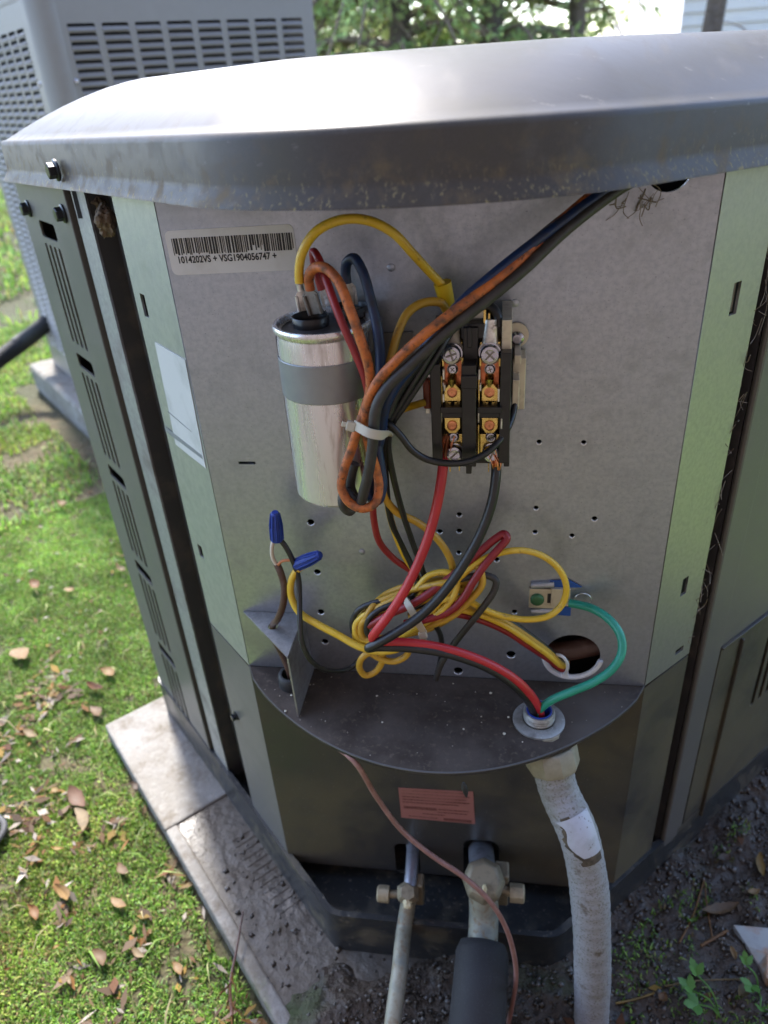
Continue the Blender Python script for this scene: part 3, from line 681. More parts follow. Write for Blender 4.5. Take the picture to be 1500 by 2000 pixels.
# geometry is in world coordinates; o_ itself carries the inverse, so its child sits right with an identity inverse
for dx, pole in ((0, 'l'), (73, 'r')):
    X0 = 884 + dx
    cb('terminal_plate', 'brass', [(X0 - 21, 668, X0 + 21, 740, .030, .043)], .0008)
    cb('copper_strip', 'copper_plate', [(X0 - 19, 704, X0 + 19, 752, .030, .0455)], .0006)
    o = MB(); q = P(X0, 664, .044); o.lathe([(.0072, -.001), (.0072, .001)], 26, zframe(q + Vector((0, 0, -.0075)), (0, -1, .1)))
    o.tube([q + Vector((0, .001, -.002)), q + Vector((0, .0015, .004)), q + Vector((0, .003, .012))], lambda t: .0052 - .0012 * t, 14, flat=.7); at(o.build('ring_terminal', 'terminal_dull' if dx == 0 else 'terminal_tin', con))
    screw(P(X0 - 2 + dx * .03, 691, .0475), .0062, .0055, 'zinc_screw', 'terminal_screw')
    screw(P(X0, 721, .0458), .0032, .002, 'zinc_screw', 'contact_screw')
    # moving contact bridge: brass arm, hexagonal guide, spring seat
    q = P(X0 - 1, 743, .048); at(MB().tube([q + Vector((0, .004, .001)), q + Vector((0, -.001, 0)), q + Vector((0, .001, -.004))], lambda t: .0052 - .001 * t, 14, flat=.6).build('contact_spring', 'brass', con))
    m_ = MB(); a = P(X0 - 17, 752, .05); b = P(X0 + 17, 783, .05); ax, bx, at_, bz = a.x, b.x, a.z, b.z; mx_ = (ax + bx) / 2
    m_.prism([(ax, bz), (bx, bz), (bx, at_ - .003), (mx_ + .002, at_ + .001), (mx_ - .002, at_ + .001), (ax, at_ - .003)], .046, .0512, FF); at(m_.build('contact_arm', 'brass', con, 0, .0006))
    for yy, oo in ((767, .0513), (832, .0503)):
        q = P(X0 - 1, yy, oo); at(MB().lathe([(.0034, -.0004), (.0034, .0003), (.0026, .0006), (.0024, .0002), (.0003, .0001)], 20, zframe(q, (0, -1, 0)), False).build('contact_rivet', 'copper', con, 50))
    cb('contact_leg', 'brass', [(X0 - 15, 783, X0 - 8, 797, .036, .049), (X0 + 8, 783, X0 + 15, 797, .036, .049), (X0 - 22, 792, X0 + 22, 798, .036, .046)], .0004)
    cb('crossbar', 'black_plastic', [(X0 - 25, 796, X0 + 23, 808, .03, .0565), (X0 - 25, 807, X0 + 23, 817, .03, .053)])
    m_ = MB(); a = P(X0 - 17, 817, .05); b = P(X0 + 16, 848, .05)
    m_.prism([(a.x, a.z), (a.x, b.z + .004), (a.x + .003, b.z), (b.x - .003, b.z), (b.x, b.z + .004), (b.x, a.z)], .045, .0495, FF); at(m_.build('lower_contact_arm', 'brass', con, 0, .0006))
    screw(P(X0 + 2, 853, .044), .0034, .0024, 'zinc_screw', 'contact_screw')
    cb('lower_terminal_plate', 'brass', [(X0 - 20, 848, X0 + 22, 896, .030, .042)], .0006)
    screw(P(X0 + 4, 884, .0445), .0061, .0055, 'zinc_screw', 'terminal_screw', False)
    cb('fin', 'brass', [(X0 - 23, 735, X0 - 20, 790, .034, .050), (X0 + 20, 735, X0 + 23, 790, .034, .05), (X0 - 24, 830, X0 - 21, 890, .034, .047), (X0 + 22, 815, X0 + 25, 860, .034, .047)], .0002)
    cb('pin', 'brass', [(X0 - 6 + dx * .03, 896, X0 - 4 + dx * .03, 922, .02, .0215), (X0 + 12 + dx * .03, 896, X0 + 14 + dx * .03, 920, .02, .0215)], 0)
for (bx) in [(864, 722, 868, 742), (866, 752, 870, 764), (864, 770, 868, 786), (934, 722, 938, 742), (936, 752, 940, 764), (972, 760, 976, 785), (900, 740, 904, 752)]:
    cb('spring_clip', 'terminal_tin', [(*bx, .034, .0535)], .0003)
for X0 in (884, 957):
    cb('contact_tongue', 'brass', [(X0 - 9, 786, X0 - 3, 797, .036, .0505), (X0 + 3, 786, X0 + 9, 797, .036, .0505), (X0 - 21, 700, X0 - 17, 716, .034, .050), (X0 + 17, 700, X0 + 21, 716, .034, .05)], .0003)
    cb('retaining_clip', 'terminal_tin', [(X0 - 24, 800, X0 - 21, 826, .034, .0545), (X0 + 21, 818, X0 + 24, 838, .034, .0545), (X0 - 20, 748, X0 - 17, 756, .034, .052)], .0003)
for k in range(5):
    cb('lamination', 'terminal_dull' if k % 2 else 'cream_metal', [(908, 612 + k * 4, 942, 614 + k * 4, .012, .030 + .002 * k)], 0)
cb('coil_bobbin', 'black_plastic', [(900, 632, 946, 662, .012, .044), (912, 640, 922, 680, .012, .0475)])
cb('wire_clamp', 'terminal_tin', [(949, 636, 972, 668, .034, .045), (866, 648, 896, 664, .034, .0435)], .002)
# red blade connector on the left of the contactor
o = MB(); pbox(o, 826, 742, 842, 800, .012, .024); o2 = o.build('blade_connector', 'spade_red', None, 0, .0015, label='translucent red blade connector on the side of the contactor', cat='connector')
o = MB(); pbox(o, 831, 798, 840, 808, .014, .020); o.build('blade_tip', 'terminal_tin', o2, 0, .0004)
o = MB(); pbox(o, 830, 732, 842, 744, .014, .020); o.build('blade_tip', 'terminal_tin', o2, 0, .0004)

# ================================================================== wiring
def W(name, label, pts, px, mt, sub=7, n=10, group='wires in the open service bay', extra=None):
    q = [Vector(p[1:]) if p[0] == 'w' else P(*p) for p in pts]
    path = catmull(q, sub)
    mid = q[len(q) // 2]; 
    r = px * .86
    o = MB().tube(path, r, n).build(name, mt, None, 60, label=label, cat='wire', group=group)
    return o
W('yellow_wire', 'yellow wire arching high from the capacitor to the contactor boot',
  [(585, 553, .056), (584, 530, .056), (591, 492, .057), (618, 452, .057), (668, 429, .054), (720, 431, .05), (768, 455, .045), (806, 495, .038), (838, 530, .03), (862, 556, .024), (870, 572, .022)], .0033, 'wire_yellow')
o = MB(); a, b = P(864, 552, .0235), P(874, 596, .021); o.tube([a, b], lambda t: .0058 - .0008 * t, 18)
o.build('wire_boot', 'boot_yellow', None, 40, label='bright yellow rubber boot at the end of the arching wire', cat='boot')
W('orange_wire', 'grimy orange wire looped and tied in front of the capacitor',
  [(606, 566, .056), (603, 545, .057), (612, 525, .062), (634, 523, .068), (660, 548, .074), (684, 605, .08), (706, 668, .083), (720, 715, .083), (723, 760, .082), (712, 800, .082), (699, 838, .083), (686, 880, .083),
   (672, 918, .083), (667, 952, .084), (681, 980, .086), (708, 993, .087), (732, 983, .084), (740, 952, .079), (734, 915, .077), (722, 875, .079), (714, 835, .083), (718, 790, .086), (738, 745, .088), (775, 703, .088),
   (825, 657, .086), (880, 613, .08), (935, 573, .072), (1000, 521, .062), (1065, 460, .049), (1130, 402, .036), (1190, 356, .025), (1240, 333, .016), ('w', TH.x - .004, .004, TH.z + .002)], .0036, 'wire_orange')
W('black_motor_wire', 'thick dusty black wire running beneath the orange one to the top hole',
  [(692, 905, .071), (686, 925, .071), (684, 950, .071), (692, 975, .073), (684, 998, .077), (670, 985, .08), (674, 960, .078), (700, 985, .083), (712, 955, .088), (722, 910, .09), (728, 868, .091), (730, 835, .091), (736, 793, .091), (760, 752, .089), (800, 714, .087), (850, 668, .084),
   (905, 622, .078), (965, 575, .07), (1030, 520, .06), (1095, 458, .048), (1160, 405, .036), (1225, 360, .024), (1275, 338, .014), ('w', TH.x + .002, .004, TH.z + .001)], .0041, 'wire_black_dusty')
W('blue_wire', 'dark blue wire curling down from the rear capacitor terminal',
  [(677, 553, .034), (675, 530, .034), (678, 512, .036), (692, 505, .04), (708, 530, .045), (724, 585, .05), (737, 640, .055), (743, 700, .058), (741, 760, .062), (736, 820, .068), (738, 870, .072), (744, 915, .073), (747, 950, .074), (738, 978, .075), (724, 972, .074), (722, 940, .07), (735, 890, .07),
   (746, 840, .074), (752, 795, .078), (775, 750, .078), (815, 702, .077), (860, 640, .075), (905, 588, .072), (960, 540, .066), (1020, 492, .057), (1090, 440, .046), (1160, 388, .034), (1225, 348, .023), (1265, 330, .014), ('w', TH.x - .001, .004, TH.z + .004)], .0038, 'wire_blue')
W('black_motor_wire', 'dark wire on top of the blue one in the diagonal bundle',
  [(757, 812, .07), (775, 770, .068), (805, 725, .067), (845, 672, .066), (890, 610, .064), (930, 565, .06), (975, 530, .055), (1040, 476, .046), (1110, 420, .035), (1180, 372, .024), (1240, 338, .014), ('w', TH.x - .003, .004, TH.z + .006)], .0036, 'wire_black')
W('red_wire', 'dark red wire passing behind the orange one over the capacitor',
  [(628, 566, .046), (622, 545, .046), (614, 515, .044), (612, 492, .046), (622, 505, .052), (640, 555, .060), (664, 620, .07), (690, 680, .074), (712, 735, .076), (722, 790, .074), (722, 850, .068), (726, 920, .062), (728, 985, .055), (731, 1020, .05), (742, 1060, .044), (770, 1092, .038), (806, 1118, .034), (818, 1135, .034), (800, 1165, .036), (760, 1182, .04), (730, 1195, .044), (700, 1212, .044), (706, 1235, .048)], .0030, 'wire_red_dark')
W('yellow_wire', 'yellow wire hooking over the top left of the contactor',
  [(872, 606, .024), (862, 592, .028), (845, 589, .03), (820, 594, .034), (796, 612, .039), (779, 645, .045), (766, 690, .053), (753, 740, .06), (744, 790, .064), (738, 840, .064), (742, 900, .058), (752, 970, .05), (775, 1000, .045), (815, 1020, .04), (850, 1048, .037), (876, 1085, .036), (884, 1112, .037), (876, 1138, .04), (850, 1160, .042), (815, 1178, .044), (770, 1190, .046), (730, 1200, .048), (706, 1222, .048), (712, 1248, .05), (760, 1244, .052), (820, 1228, .052), (880, 1205, .05), (915, 1175, .048), (942, 1140, .046), (935, 1110, .043), (918, 1102, .04), (905, 1112, .04)], .0033, 'wire_yellow_aged')
W('yellow_wire', 'short yellow wire from the red blade connector into the tied bundle',
  [(829, 786, .026), (815, 790, .029), (790, 798, .038), (766, 810, .05), (752, 830, .058), (748, 870, .056), (752, 930, .05), (760, 1000, .044), (772, 1042, .04), (790, 1085, .036), (812, 1122, .035), (822, 1150, .037), (812, 1172, .041), (786, 1186, .044), (750, 1190, .045), (715, 1200, .045), (694, 1222, .046), (700, 1248, .05), (740, 1252, .052), (800, 1232, .054), (860, 1195, .053), (888, 1160, .05), (892, 1130, .046), (872, 1118, .043), (838, 1124, .042), (815, 1148, .044)], .0030, 'wire_yellow')
W('black_wire', 'thin black wire falling from the contactor to the lower coil',
  [(884, 632, .04), (864, 655, .05), (838, 695, .058), (808, 745, .064), (778, 795, .066), (756, 830, .066), (752, 870, .06), (754, 940, .052), (760, 1000, .046), (768, 1030, .042), (788, 1072, .038), (806, 1110, .037), (815, 1140, .039), (806, 1162, .04), (770, 1172, .042), (730, 1177, .042), (700, 1192, .042), (688, 1215, .043), (690, 1236, .046)], .0027, 'wire_black')
W('black_wire', 'thin black wire crossing straight behind the red supply wire',
  [(890, 640, .038), (872, 662, .048), (848, 702, .056), (818, 750, .062), (790, 792, .064), (766, 828, .064), (758, 868, .06), (768, 930, .054), (786, 1000, .046), (806, 1060, .04), (824, 1110, .036), (834, 1150, .036), (820, 1168, .04), (780, 1176, .048), (740, 1192, .052), (720, 1210, .054), (718, 1238, .055), (740, 1252, .053)], .0027, 'wire_black')
W('black_wire', 'black wire swinging under the contactor to its right side terminal',
  [(752, 826, .07), (764, 832, .071), (782, 850, .071), (806, 880, .07), (836, 898, .068), (880, 905, .068), (920, 900, .066), (956, 880, .06), (985, 848, .05), (1000, 815, .038), (1006, 788, .032)], .0027, 'wire_black')
W('black_jumper', 'short black jumper wire arched over the top of the contactor',
  [(872, 640, .040), (884, 612, .038), (910, 597, .036), (940, 594, .035), (962, 604, .036), (972, 622, .038), (973, 640, .040)], .0040, 'wire_black')
W('red_supply_wire', 'bright red supply wire hanging from the left contactor pole',
  [(868, 890, .046), (866, 905, .05), (861, 945, .056), (848, 1010, .062), (826, 1078, .068), (795, 1145, .074), (762, 1198, .078), (736, 1232, .08), (728, 1246, .079), (738, 1252, .077), (775, 1254, .074), (830, 1259, .071), (890, 1272, .068), (950, 1294, .064), (1000, 1322, .06), (1034, 1354, .056), (1054, 1388, .05), ('w', gq.x + .003, gq.y + .002, -.012)], .0042, 'wire_red')
W('black_supply_wire', 'thick glossy black supply wire hanging from the right contactor pole',
  [(969, 905, .046), (969, 925, .05), (962, 975, .056), (944, 1030, .062), (914, 1088, .068), (872, 1150, .074), (822, 1202, .078), (770, 1238, .081), (735, 1258, .082), (720, 1266, .081), (735, 1264, .078), (790, 1265, .075), (850, 1272, .072), (905, 1286, .068), (955, 1306, .064), (1000, 1336, .06), (1030, 1366, .055), (1044, 1395, .05), ('w', gq.x - .003, gq.y + .001, -.012)], .0042, 'wire_black')
W('green_ground_wire', 'green ground wire bowing out from the lug to the conduit fitting',
  [(1112, 1178, .006), (1125, 1180, .008), (1160, 1190, .016), (1192, 1212, .026), (1212, 1242, .036), (1214, 1275, .044), (1196, 1306, .05), (1160, 1332, .053), (1118, 1350, .054), (1080, 1366, .053), (1058, 1382, .051), (1047, 1398, .049), ('w', gq.x, gq.y - .004, -.012)], .0040, 'wire_green')
W('yellow_wire', 'yellow wire thrown in a wide loop in front of the ground lug',
  [(800, 1236, .05), (840, 1200, .05), (880, 1150, .048), (912, 1115, .044), (945, 1092, .04), (980, 1079, .036), (1020, 1075, .033), (1060, 1086, .031), (1092, 1112, .03), (1106, 1146, .031), (1098, 1180, .033), (1072, 1203, .036), (1030, 1210, .038), (985, 1204, .04), (945, 1190, .043), (915, 1174, .046), (885, 1168, .05), (850, 1176, .053)], .0030, 'wire_yellow')
W('red_wire', 'red wire doubled back in a narrow upright loop beside the coil',
  [(720, 1222, .054), (760, 1200, .055), (805, 1180, .054), (850, 1150, .05), (895, 1115, .044), (935, 1080, .038), (968, 1052, .034), (985, 1043, .033), (990, 1051, .035), (972, 1074, .04), (945, 1106, .046), (922, 1140, .05), (905, 1168, .052), (880, 1192, .053), (840, 1208, .054), (790, 1218, .055)], .0036, 'wire_red_dark')
W('black_wire', 'black wire end bent over and dropping towards the shelf',
  [(800, 1190, .052), (840, 1160, .05), (880, 1138, .047), (920, 1126, .044), (950, 1124, .043), (968, 1133, .044), (966, 1152, .046), (945, 1184, .048), (915, 1222, .048), (885, 1260, .046), (862, 1296, .042), (852, 1326, .036)], .0031, 'wire_black_dusty')
W('black_wire', 'thin printed black wire curving down behind the red supply wire',
  [(836, 1212, .046), (850, 1222, .042), (860, 1240, .038), (863, 1262, .035), (860, 1290, .032), (853, 1318, .028)], .0026, 'wire_black')
for nm, lb, dy, off, mt_, r_ in [('yellow_wire', 'upper yellow wire leading from the coil into the round hole', -4, .004, 'wire_yellow_aged', .0032), ('yellow_wire', 'paler yellow wire just below another, entering the round hole', 3, .007, 'wire_yellow', .003),
                             ('black_wire', 'black wire running with yellow ones towards the round hole', -10, .002, 'wire_black', .003), ('red_wire', 'dark red wire lowest of those entering the round hole', 13, .004, 'wire_red_dark', .0033)]:
    W(nm, lb, [(800, 1205 + dy * .4, .04 + off), (840, 1192 + dy, .042 + off), (885, 1186 + dy, .04 + off), (935, 1197 + dy, .034 + off), (985, 1218 + dy, .028 + off), (1030, 1247 + dy, .022 + off), (1070, 1276 + dy * .8, .015 + off), (1098, 1300 + dy * .5, .008 + off * .6), ('w', P(1105, 1304).x + .002, .012, P(1105, 1304).z - .002 + dy * -.0002)], r_, mt_)
cl = []
for k in range(34):
    t = k / 33; a_ = 2.6 + t * 2 * math.pi * 2.6; ra = 112 + 12 * math.sin(k * 1.3); rb = 44 + 9 * math.sin(k * .9 + 1); ca, sa = math.cos(a_) * ra, math.sin(a_) * rb; th = R(-24)
    cl.append((806 + ca * math.cos(th) - sa * math.sin(th), 1192 + ca * math.sin(th) + sa * math.cos(th), .040 + .007 * math.sin(k * .77) + .004 * math.sin(k * 2.1)))
W('yellow_wire', 'yellow wire wound several turns as the tied coil', cl, .0031, 'wire_yellow_aged', sub=5)
W('yellow_wire', 'yellow control wire swinging from the lower blue wire nut to the coil',
  [(592, 1104, .03), (580, 1114, .032), (569, 1135, .034), (569, 1165, .036), (585, 1196, .04), (620, 1219, .046), (660, 1240, .052), (700, 1262, .057), (735, 1272, .058), (775, 1268, .056), (800, 1254, .052)], .0035, 'wire_yellow')
W('yellow_wire', 'yellow wire curling in a small loop below the coil',
  [(800, 1268, .05), (792, 1282, .05), (768, 1292, .05), (742, 1286, .05), (722, 1276, .051), (708, 1284, .052), (702, 1304, .05), (714, 1319, .048), (732, 1313, .046), (745, 1296, .046), (748, 1282, .047), (730, 1268, .05)], .0032, 'wire_yellow_aged')
W('black_wire', 'black control wire sagging from the upper blue nut past the bracket',
  [(545, 1052, .03), (556, 1065, .031), (572, 1095, .032), (583, 1130, .034), (585, 1170, .04), (586, 1215, .05), (590, 1255, .056), (606, 1288, .056), (632, 1307, .05), (664, 1310, .04), (688, 1302, .032), (702, 1288, .03)], .0026, 'wire_black')
W('brown_cable', 'brown sheathed thermostat cable passing through the bracket hole',
  [(541, 1102, .030), (548, 1118, .032), (555, 1145, .034), (553, 1180, .036), (543, 1208, .034), ('w', hb.x, hb.y, .066), ('w', hb.x - .001, hb.y + .0005, .052), ('w', .040, -.016, .034), ('w', .046, -.020, .015), ('w', gq2.x, gq2.y, -.01)], .0034, 'wire_brown')
W('white_wire', 'thin cream wire from the brown cable up to the blue nut', [(534, 1054, .03), (531, 1072, .031), (533, 1090, .031), (541, 1104, .031)], .0019, 'wire_white')
W('orange_thin_wire', 'thin orange wire bridging the brown cable and the tilted blue nut', [(543, 1103, .032), (551, 1096, .032), (565, 1094, .032), (580, 1096, .031)], .0014, 'wire_thin_orange')
def nut(a, b, label):
    m_ = MB(); d = (b - a); M = zframe(a, d); L_ = d.length
    m_.lathe([(.0050, 0), (.0052, L_ * .05), (.0052, L_ * .45), (.0045, L_ * .55), (.0034, L_ * .95), (.0026, L_)], 20, M)
    o_ = m_.build('wire_nut', 'nut_blue', None, 40, label=label, cat='wire nut', group='blue wire nuts')
    r_ = MB()
    for k in range(10):
        an = 2 * math.pi * k / 10; c_, s_ = math.cos(an), math.sin(an)
        r_.tube([M @ Vector((.0052 * c_, .0052 * s_, L_ * .05)), M @ Vector((.0052 * c_, .0052 * s_, L_ * .5)), M @ Vector((.0036 * c_, .0036 * s_, L_ * .92))], .0006, 5)
    r_.build('grip_ridges', 'nut_blue', o_)
nut(P(541, 1054, .030), P(537, 1000, .032), 'upright blue wire nut standing highest on the left')
nut(P(580, 1103, .030), P(626, 1083, .036), 'tilted blue wire nut joining the yellow control wire')
# copper strands at the supply wire ends
def strands(name, label, pts, sp, n):
    m_ = MB(); g = random.Random(len(label))
    for k in range(n):
        off = Vector((g.uniform(-1, 1), g.uniform(-1, 1), 0)) * sp
        qs = [P(*p) + off * (1 if i_ else .7) + Vector((g.uniform(-.2, .2), g.uniform(-.2, .2), g.uniform(-.3, .3))) * sp for i_, p in enumerate(pts)]
        m_.tube(catmull(qs, 3), .00045, 5)
    m_.build(name, 'copper', None, 60, label=label, cat='wire strands')
strands('copper_strands', 'bare copper strands left of the lower left terminal screw', [(867, 908, .047), (868, 888, .047), (872, 868, .046), (878, 850, .044)], .0032, 22)
strands('copper_strands', 'splayed bare copper strands beside the lower right terminal screw', [(970, 918, .049), (969, 902, .049), (965, 888, .047), (958, 874, .046)], .0032, 24)
# cable ties
def tie(pts, label, head, wd):
    path = catmull([P(*p) for p in pts], 6); m_ = MB()
    vs = []; N = len(path); up = Vector((0, 0, 1))
    for i_, p in enumerate(path):
        t = (path[min(i_ + 1, N - 1)] - path[max(i_ - 1, 0)]).normalized(); view = Vector((0, -1, .2)); n_ = (view - t * view.dot(t)).normalized(); b_ = t.cross(n_)
        vs += [p + b_ * wd + n_ * .0006, p - b_ * wd + n_ * .0006, p - b_ * wd - n_ * .0006, p + b_ * wd - n_ * .0006]
    fs = []
    for i_ in range(N - 1):
        for k in range(4): fs.append((i_ * 4 + k, i_ * 4 + (k + 1) % 4, i_ * 4 + 4 + (k + 1) % 4, i_ * 4 + 4 + k))
    fs += [(3, 2, 1, 0), tuple((N - 1) * 4 + k for k in range(4))]; m_.add(vs, fs)
    o_ = m_.build('cable_tie', 'tie_nylon', None, 50, label=label, cat='cable tie', group='nylon cable ties')
    h_, dr = head; t = (path[1] - path[0]).normalized()
    M = zframe(P(*h_), (0, -1, .2), t); MB().box((0, 0, 0), (.0058, .0062, .0045), M).box((-.0042, 0, .0004), (.004, .0034, .0014), M).build('tie_head', 'tie_nylon', o_, 0, .0007)
tie([(692, 829, .088), (706, 838, .094), (722, 846, .0975), (742, 850, .097), (756, 849, .090), (760, 846, .078)], 'ivory cable tie cinched round the orange loop', ((686, 832, .0885), 1), .0029)
tie([(828, 1236, .062), (822, 1226, .064), (812, 1208, .066), (800, 1186, .064), (792, 1172, .058), (788, 1164, .05)], 'ivory cable tie holding the yellow coil together', ((826, 1240, .062), 1), .0026)
# ground lug
gl = empty('ground_lug', 'tarnished ground lug with green screw and blue tape scraps', 'ground lug', P(1070, 1168, 0))
def lug(name, mt, bx, bev=.0004):
    m_ = MB()
    for q_ in bx: pbox(m_, *q_)
    return at(m_.build(name, mt, gl, 0, bev))
lug('strap', 'cream_metal', [(1033, 1151, 1086, 1188, .0, .0030), (1076, 1151, 1114, 1184, .0, .0045)])
lug('lug_opening', 'slot_dark', [(1069, 1160, 1084, 1178, .003, .0034)], 0)
at(MB().lathe([(.0056, 0), (.0056, .0018), (.0048, .003), (.003, .0034)], 22, zframe(P(1049, 1170, .003), (0, -1, 0))).build('green_screw', 'screw_green', gl, 50))
at(quad('blue_tape', F4([(1074, 1134), (1112, 1132), (1137, 1146), (1076, 1148)], .0008), 'tape_blue', gl, .0008))
at(quad('blue_tape', F4([(1090, 1183), (1115, 1185), (1114, 1202), (1088, 1200)], .0008), 'tape_blue', gl, .0008))
m_ = MB(); c_ = P(1138, 1168, .004); m_.tube([c_ + Vector((.0065 * math.cos(t), -.002, .006 * math.sin(t))) for t in np.linspace(0, 2 * math.pi, 25)[:-1]], .0004, 6, True)
at(m_.build('wire_ring', 'terminal_tin', gl))
MB().tube([WH + Vector((-.03, .016, -.012)), WH + Vector((.0, .014, -.006)), WH + Vector((.04, .018, .004))], .009, 14).build('inner_pipe', 'wire_brown', AC)
# round hole bushing
gb = MB(); gb.tube([WH + Vector((.0240 * math.cos(t), -.0005, .0240 * math.sin(t))) for t in np.linspace(R(178), R(352), 30)], .0024, 10)
gb.build('hole_bushing', 'grommet_white', None, label='white plastic edging round the lower lip of the wire hole', cat='bushing')
gb2 = MB(); a_ = [P(x, y, o_) for x, y, o_ in [(1084, 1278, .014), (1098, 1282, .019), (1107, 1293, .018), (1108, 1306, .014), (1103, 1316, .009)]]
gb2.tube(catmull(a_, 6), .0014, 8); gb2.box(tuple(P(1103, 1316, .007)), (.006, .006, .005))
gb2.build('cable_tie', 'grommet_white', None, label='bright white tie gripping the wires at the round hole', cat='cable tie')
# rubber grommet in the shelf
MB().lathe([(.0125, .0), (.0125, .004), (.0118, .0115), (.0105, .0125), (.0085, .0125), (.0078, .0105), (.0078, -.004)], 28, Matrix.Translation(gq2), False).build('grommet', 'rubber', None, 50, label='black rubber grommet in the shelf beside the bracket', cat='grommet')
# conduit connector through the shelf, and conduit
cf = empty('conduit_fitting', 'grey locknut ring and threaded hub on the shelf with wires entering', 'conduit fitting', gq)
at(MB().lathe([(.0215, .0004), (.0215, .0022), (.019, .0034), (.0135, .0036), (.0135, .0004)], 40, Matrix.Translation(gq)).build('locknut', 'zinc_cast', cf, 30))
at(MB().lathe([(.0125, .003)] + [(.0125 + (.0006 if k % 2 else 0), .004 + k * .0012) for k in range(7)] + [(.0118, .0125), (.0102, .0125), (.0098, .011), (.0098, -.01)], 36, Matrix.Translation(gq), False).build('threaded_hub', 'zinc_cast', cf, 30))
at(MB().lathe([(.0106, .0112), (.0104, .0132), (.0094, .0134), (.0088, .0115), (.0088, -.004)], 30, Matrix.Translation(gq), False).build('throat_liner', 'nut_blue', cf, 50))
f0 = Vector((gq.x + .004, gq.y - .010, -.0026)); f1 = Vector((.2805, -.073, -.036))
dirf = (Vector((.292, -.083, -.085)) - Vector((.274, -.058, -.004))).normalized()
fM = zframe(Vector((.274, -.060, -.003)), dirf)
at(MB().lathe([(.011, -.002), (.011, .008), (.0205, .009), (.0222, .012), (.0222, .026), (.0205, .030), (.0165, .030), (.0165, .026)], 10, fM).build('compression_nut', 'fitting_tan', cf, 30, .0008))
cpts = [fM @ Vector((0, 0, .015)), fM @ Vector((0, 0, .05)), P(1128, 1625, .093), P(1148, 1715, .102), P(1155, 1800, .108), P(1157, 1900, .112), P(1155, 1990, .114), P(1152, 2080, .118), P(1148, 2160, .125)]
cpath = catmull(cpts, 60)
CLEN = sum((cpath[k + 1] - cpath[k]).length for k in range(len(cpath) - 1))
def crad(t):
    return .0165 + .00030 * (.5 + .5 * math.sin(t * 230)) ** 2 + .00022 * math.sin(t * 31 + 1)
cdt = MB().tube(cpath, crad, 28).build('flexible_conduit', 'conduit_grey', None, 60, label='stained pale grey flexible conduit curving down to the soil', cat='conduit')
# torn flap of new tape near the top
tp = cpath[93:138:3]; vs = []
for i_, p in enumerate(tp):
    t = (tp[min(i_ + 1, len(tp) - 1)] - tp[max(0, i_ - 1)]).normalized(); x_, y_, _ = basis(t, (1, 0, 0))
    lo = -40 + 26 * math.sin(i_ * .5) * .5 + i_ * 2.4; 
    for k in range(9):
        a_ = R(lo + (62 - lo) * k / 8) ; vv = x_ * math.sin(a_) + Vector((0, -1, .25)).normalized() * math.cos(a_); vv = (vv - t * vv.dot(t)).normalized(); vs.append(p + vv * .0174)
PFc = [(i_ * 9 + k, i_ * 9 + k + 1, i_ * 9 + 10 + k, i_ * 9 + 9 + k) for i_ in range(len(tp) - 1) for k in range(8)]
MB().add(vs, PFc).build('exposed_patch', 'conduit_tape', cdt, 60)
vs = []; tp = cpath[90:147:3]
for i_, p in enumerate(tp):
    t = (tp[min(i_ + 1, len(tp) - 1)] - tp[max(0, i_ - 1)]).normalized(); x_, y_, _ = basis(t, (1, 0, 0))
    lo = -52 + 13 * math.sin(i_ * .5 - .3) + i_ * 2.0 + 5 * math.sin(i_ * 2.1); hi_ = min(60, 8 + (i_ > 14) * 50)
    if i_ < 3: lo = -20
    for k in range(9):
        a_ = R(lo + (max(hi_, lo + 1) - lo) * k / 8); vv = x_ * math.sin(a_) + Vector((0, -1, .25)).normalized() * math.cos(a_); vv = (vv - t * vv.dot(t)).normalized(); vs.append(p + vv * .01715)
MB().add(vs, [(i_ * 9 + k, i_ * 9 + k + 1, i_ * 9 + 10 + k, i_ * 9 + 9 + k) for i_ in range(len(tp) - 1) for k in range(8)]).build('torn_edge', 'conduit_stain', cdt, 60)
# refrigerant valves and lines
lv = empty('liquid_valve', 'small brass service valve with side cap on the narrow line', 'valve', P(795, 1760, .05))
vb = P(797, 1745, .05)
at(MB().lathe([(.0085, -.018), (.0095, -.010), (.0125, -.005), (.0125, .006), (.009, .010), (.0085, .013)], 6, zframe(vb, (.05, -.45, .9))).build('valve_body', 'valve_brass', lv, 30, .001))
at(MB().tube([vb + Vector((-.002, .002, -.004)), vb + Vector((-.022, .0, -.005))], .0042, 12).build('side_port', 'valve_brass', lv))
at(MB().lathe([(.0085, 0), (.0085, .011), (.0072, .0125)], 12, zframe(vb + Vector((-.020, 0, -.005)), (-1, 0, 0))).build('service_cap', 'valve_cap', lv, 30))
at(MB().tube([P(803, 1640, -.015), P(806, 1660, .004), P(804, 1700, .03), vb + Vector((.002, .002, .006))], .0068, 14).build('stub_pipe', 'pipe_steel', lv))
at(MB().box(tuple(vb + Vector((.010, .012, -.010))), (.010, .016, .034)).build('valve_block', 'valve_brass', lv, 0, .002))
o = blob('putty_dab', vb + Vector((.001, -.012, .002)), .0045, 'putty', 3, 1, 1.3); o.parent = lv; at(o)
lpth = catmull([vb + Vector((0, 0, -.012)), P(790, 1810, .068), P(785, 1850, .09), P(780, 1900, .115), P(768, 1990, .15), P(758, 2080, .18), P(750, 2200, .20)], 8)
MB().tube(lpth, .0082, 16).build('liquid_line', 'pipe_verdigris', None, 50, label='narrow corroded copper line dropping from the small valve', cat='pipe')
sv = empty('suction_valve', 'large brass service valve with side cap on the wide line', 'valve', P(945, 1730, .05))
sb = P(945, 1722, .05)
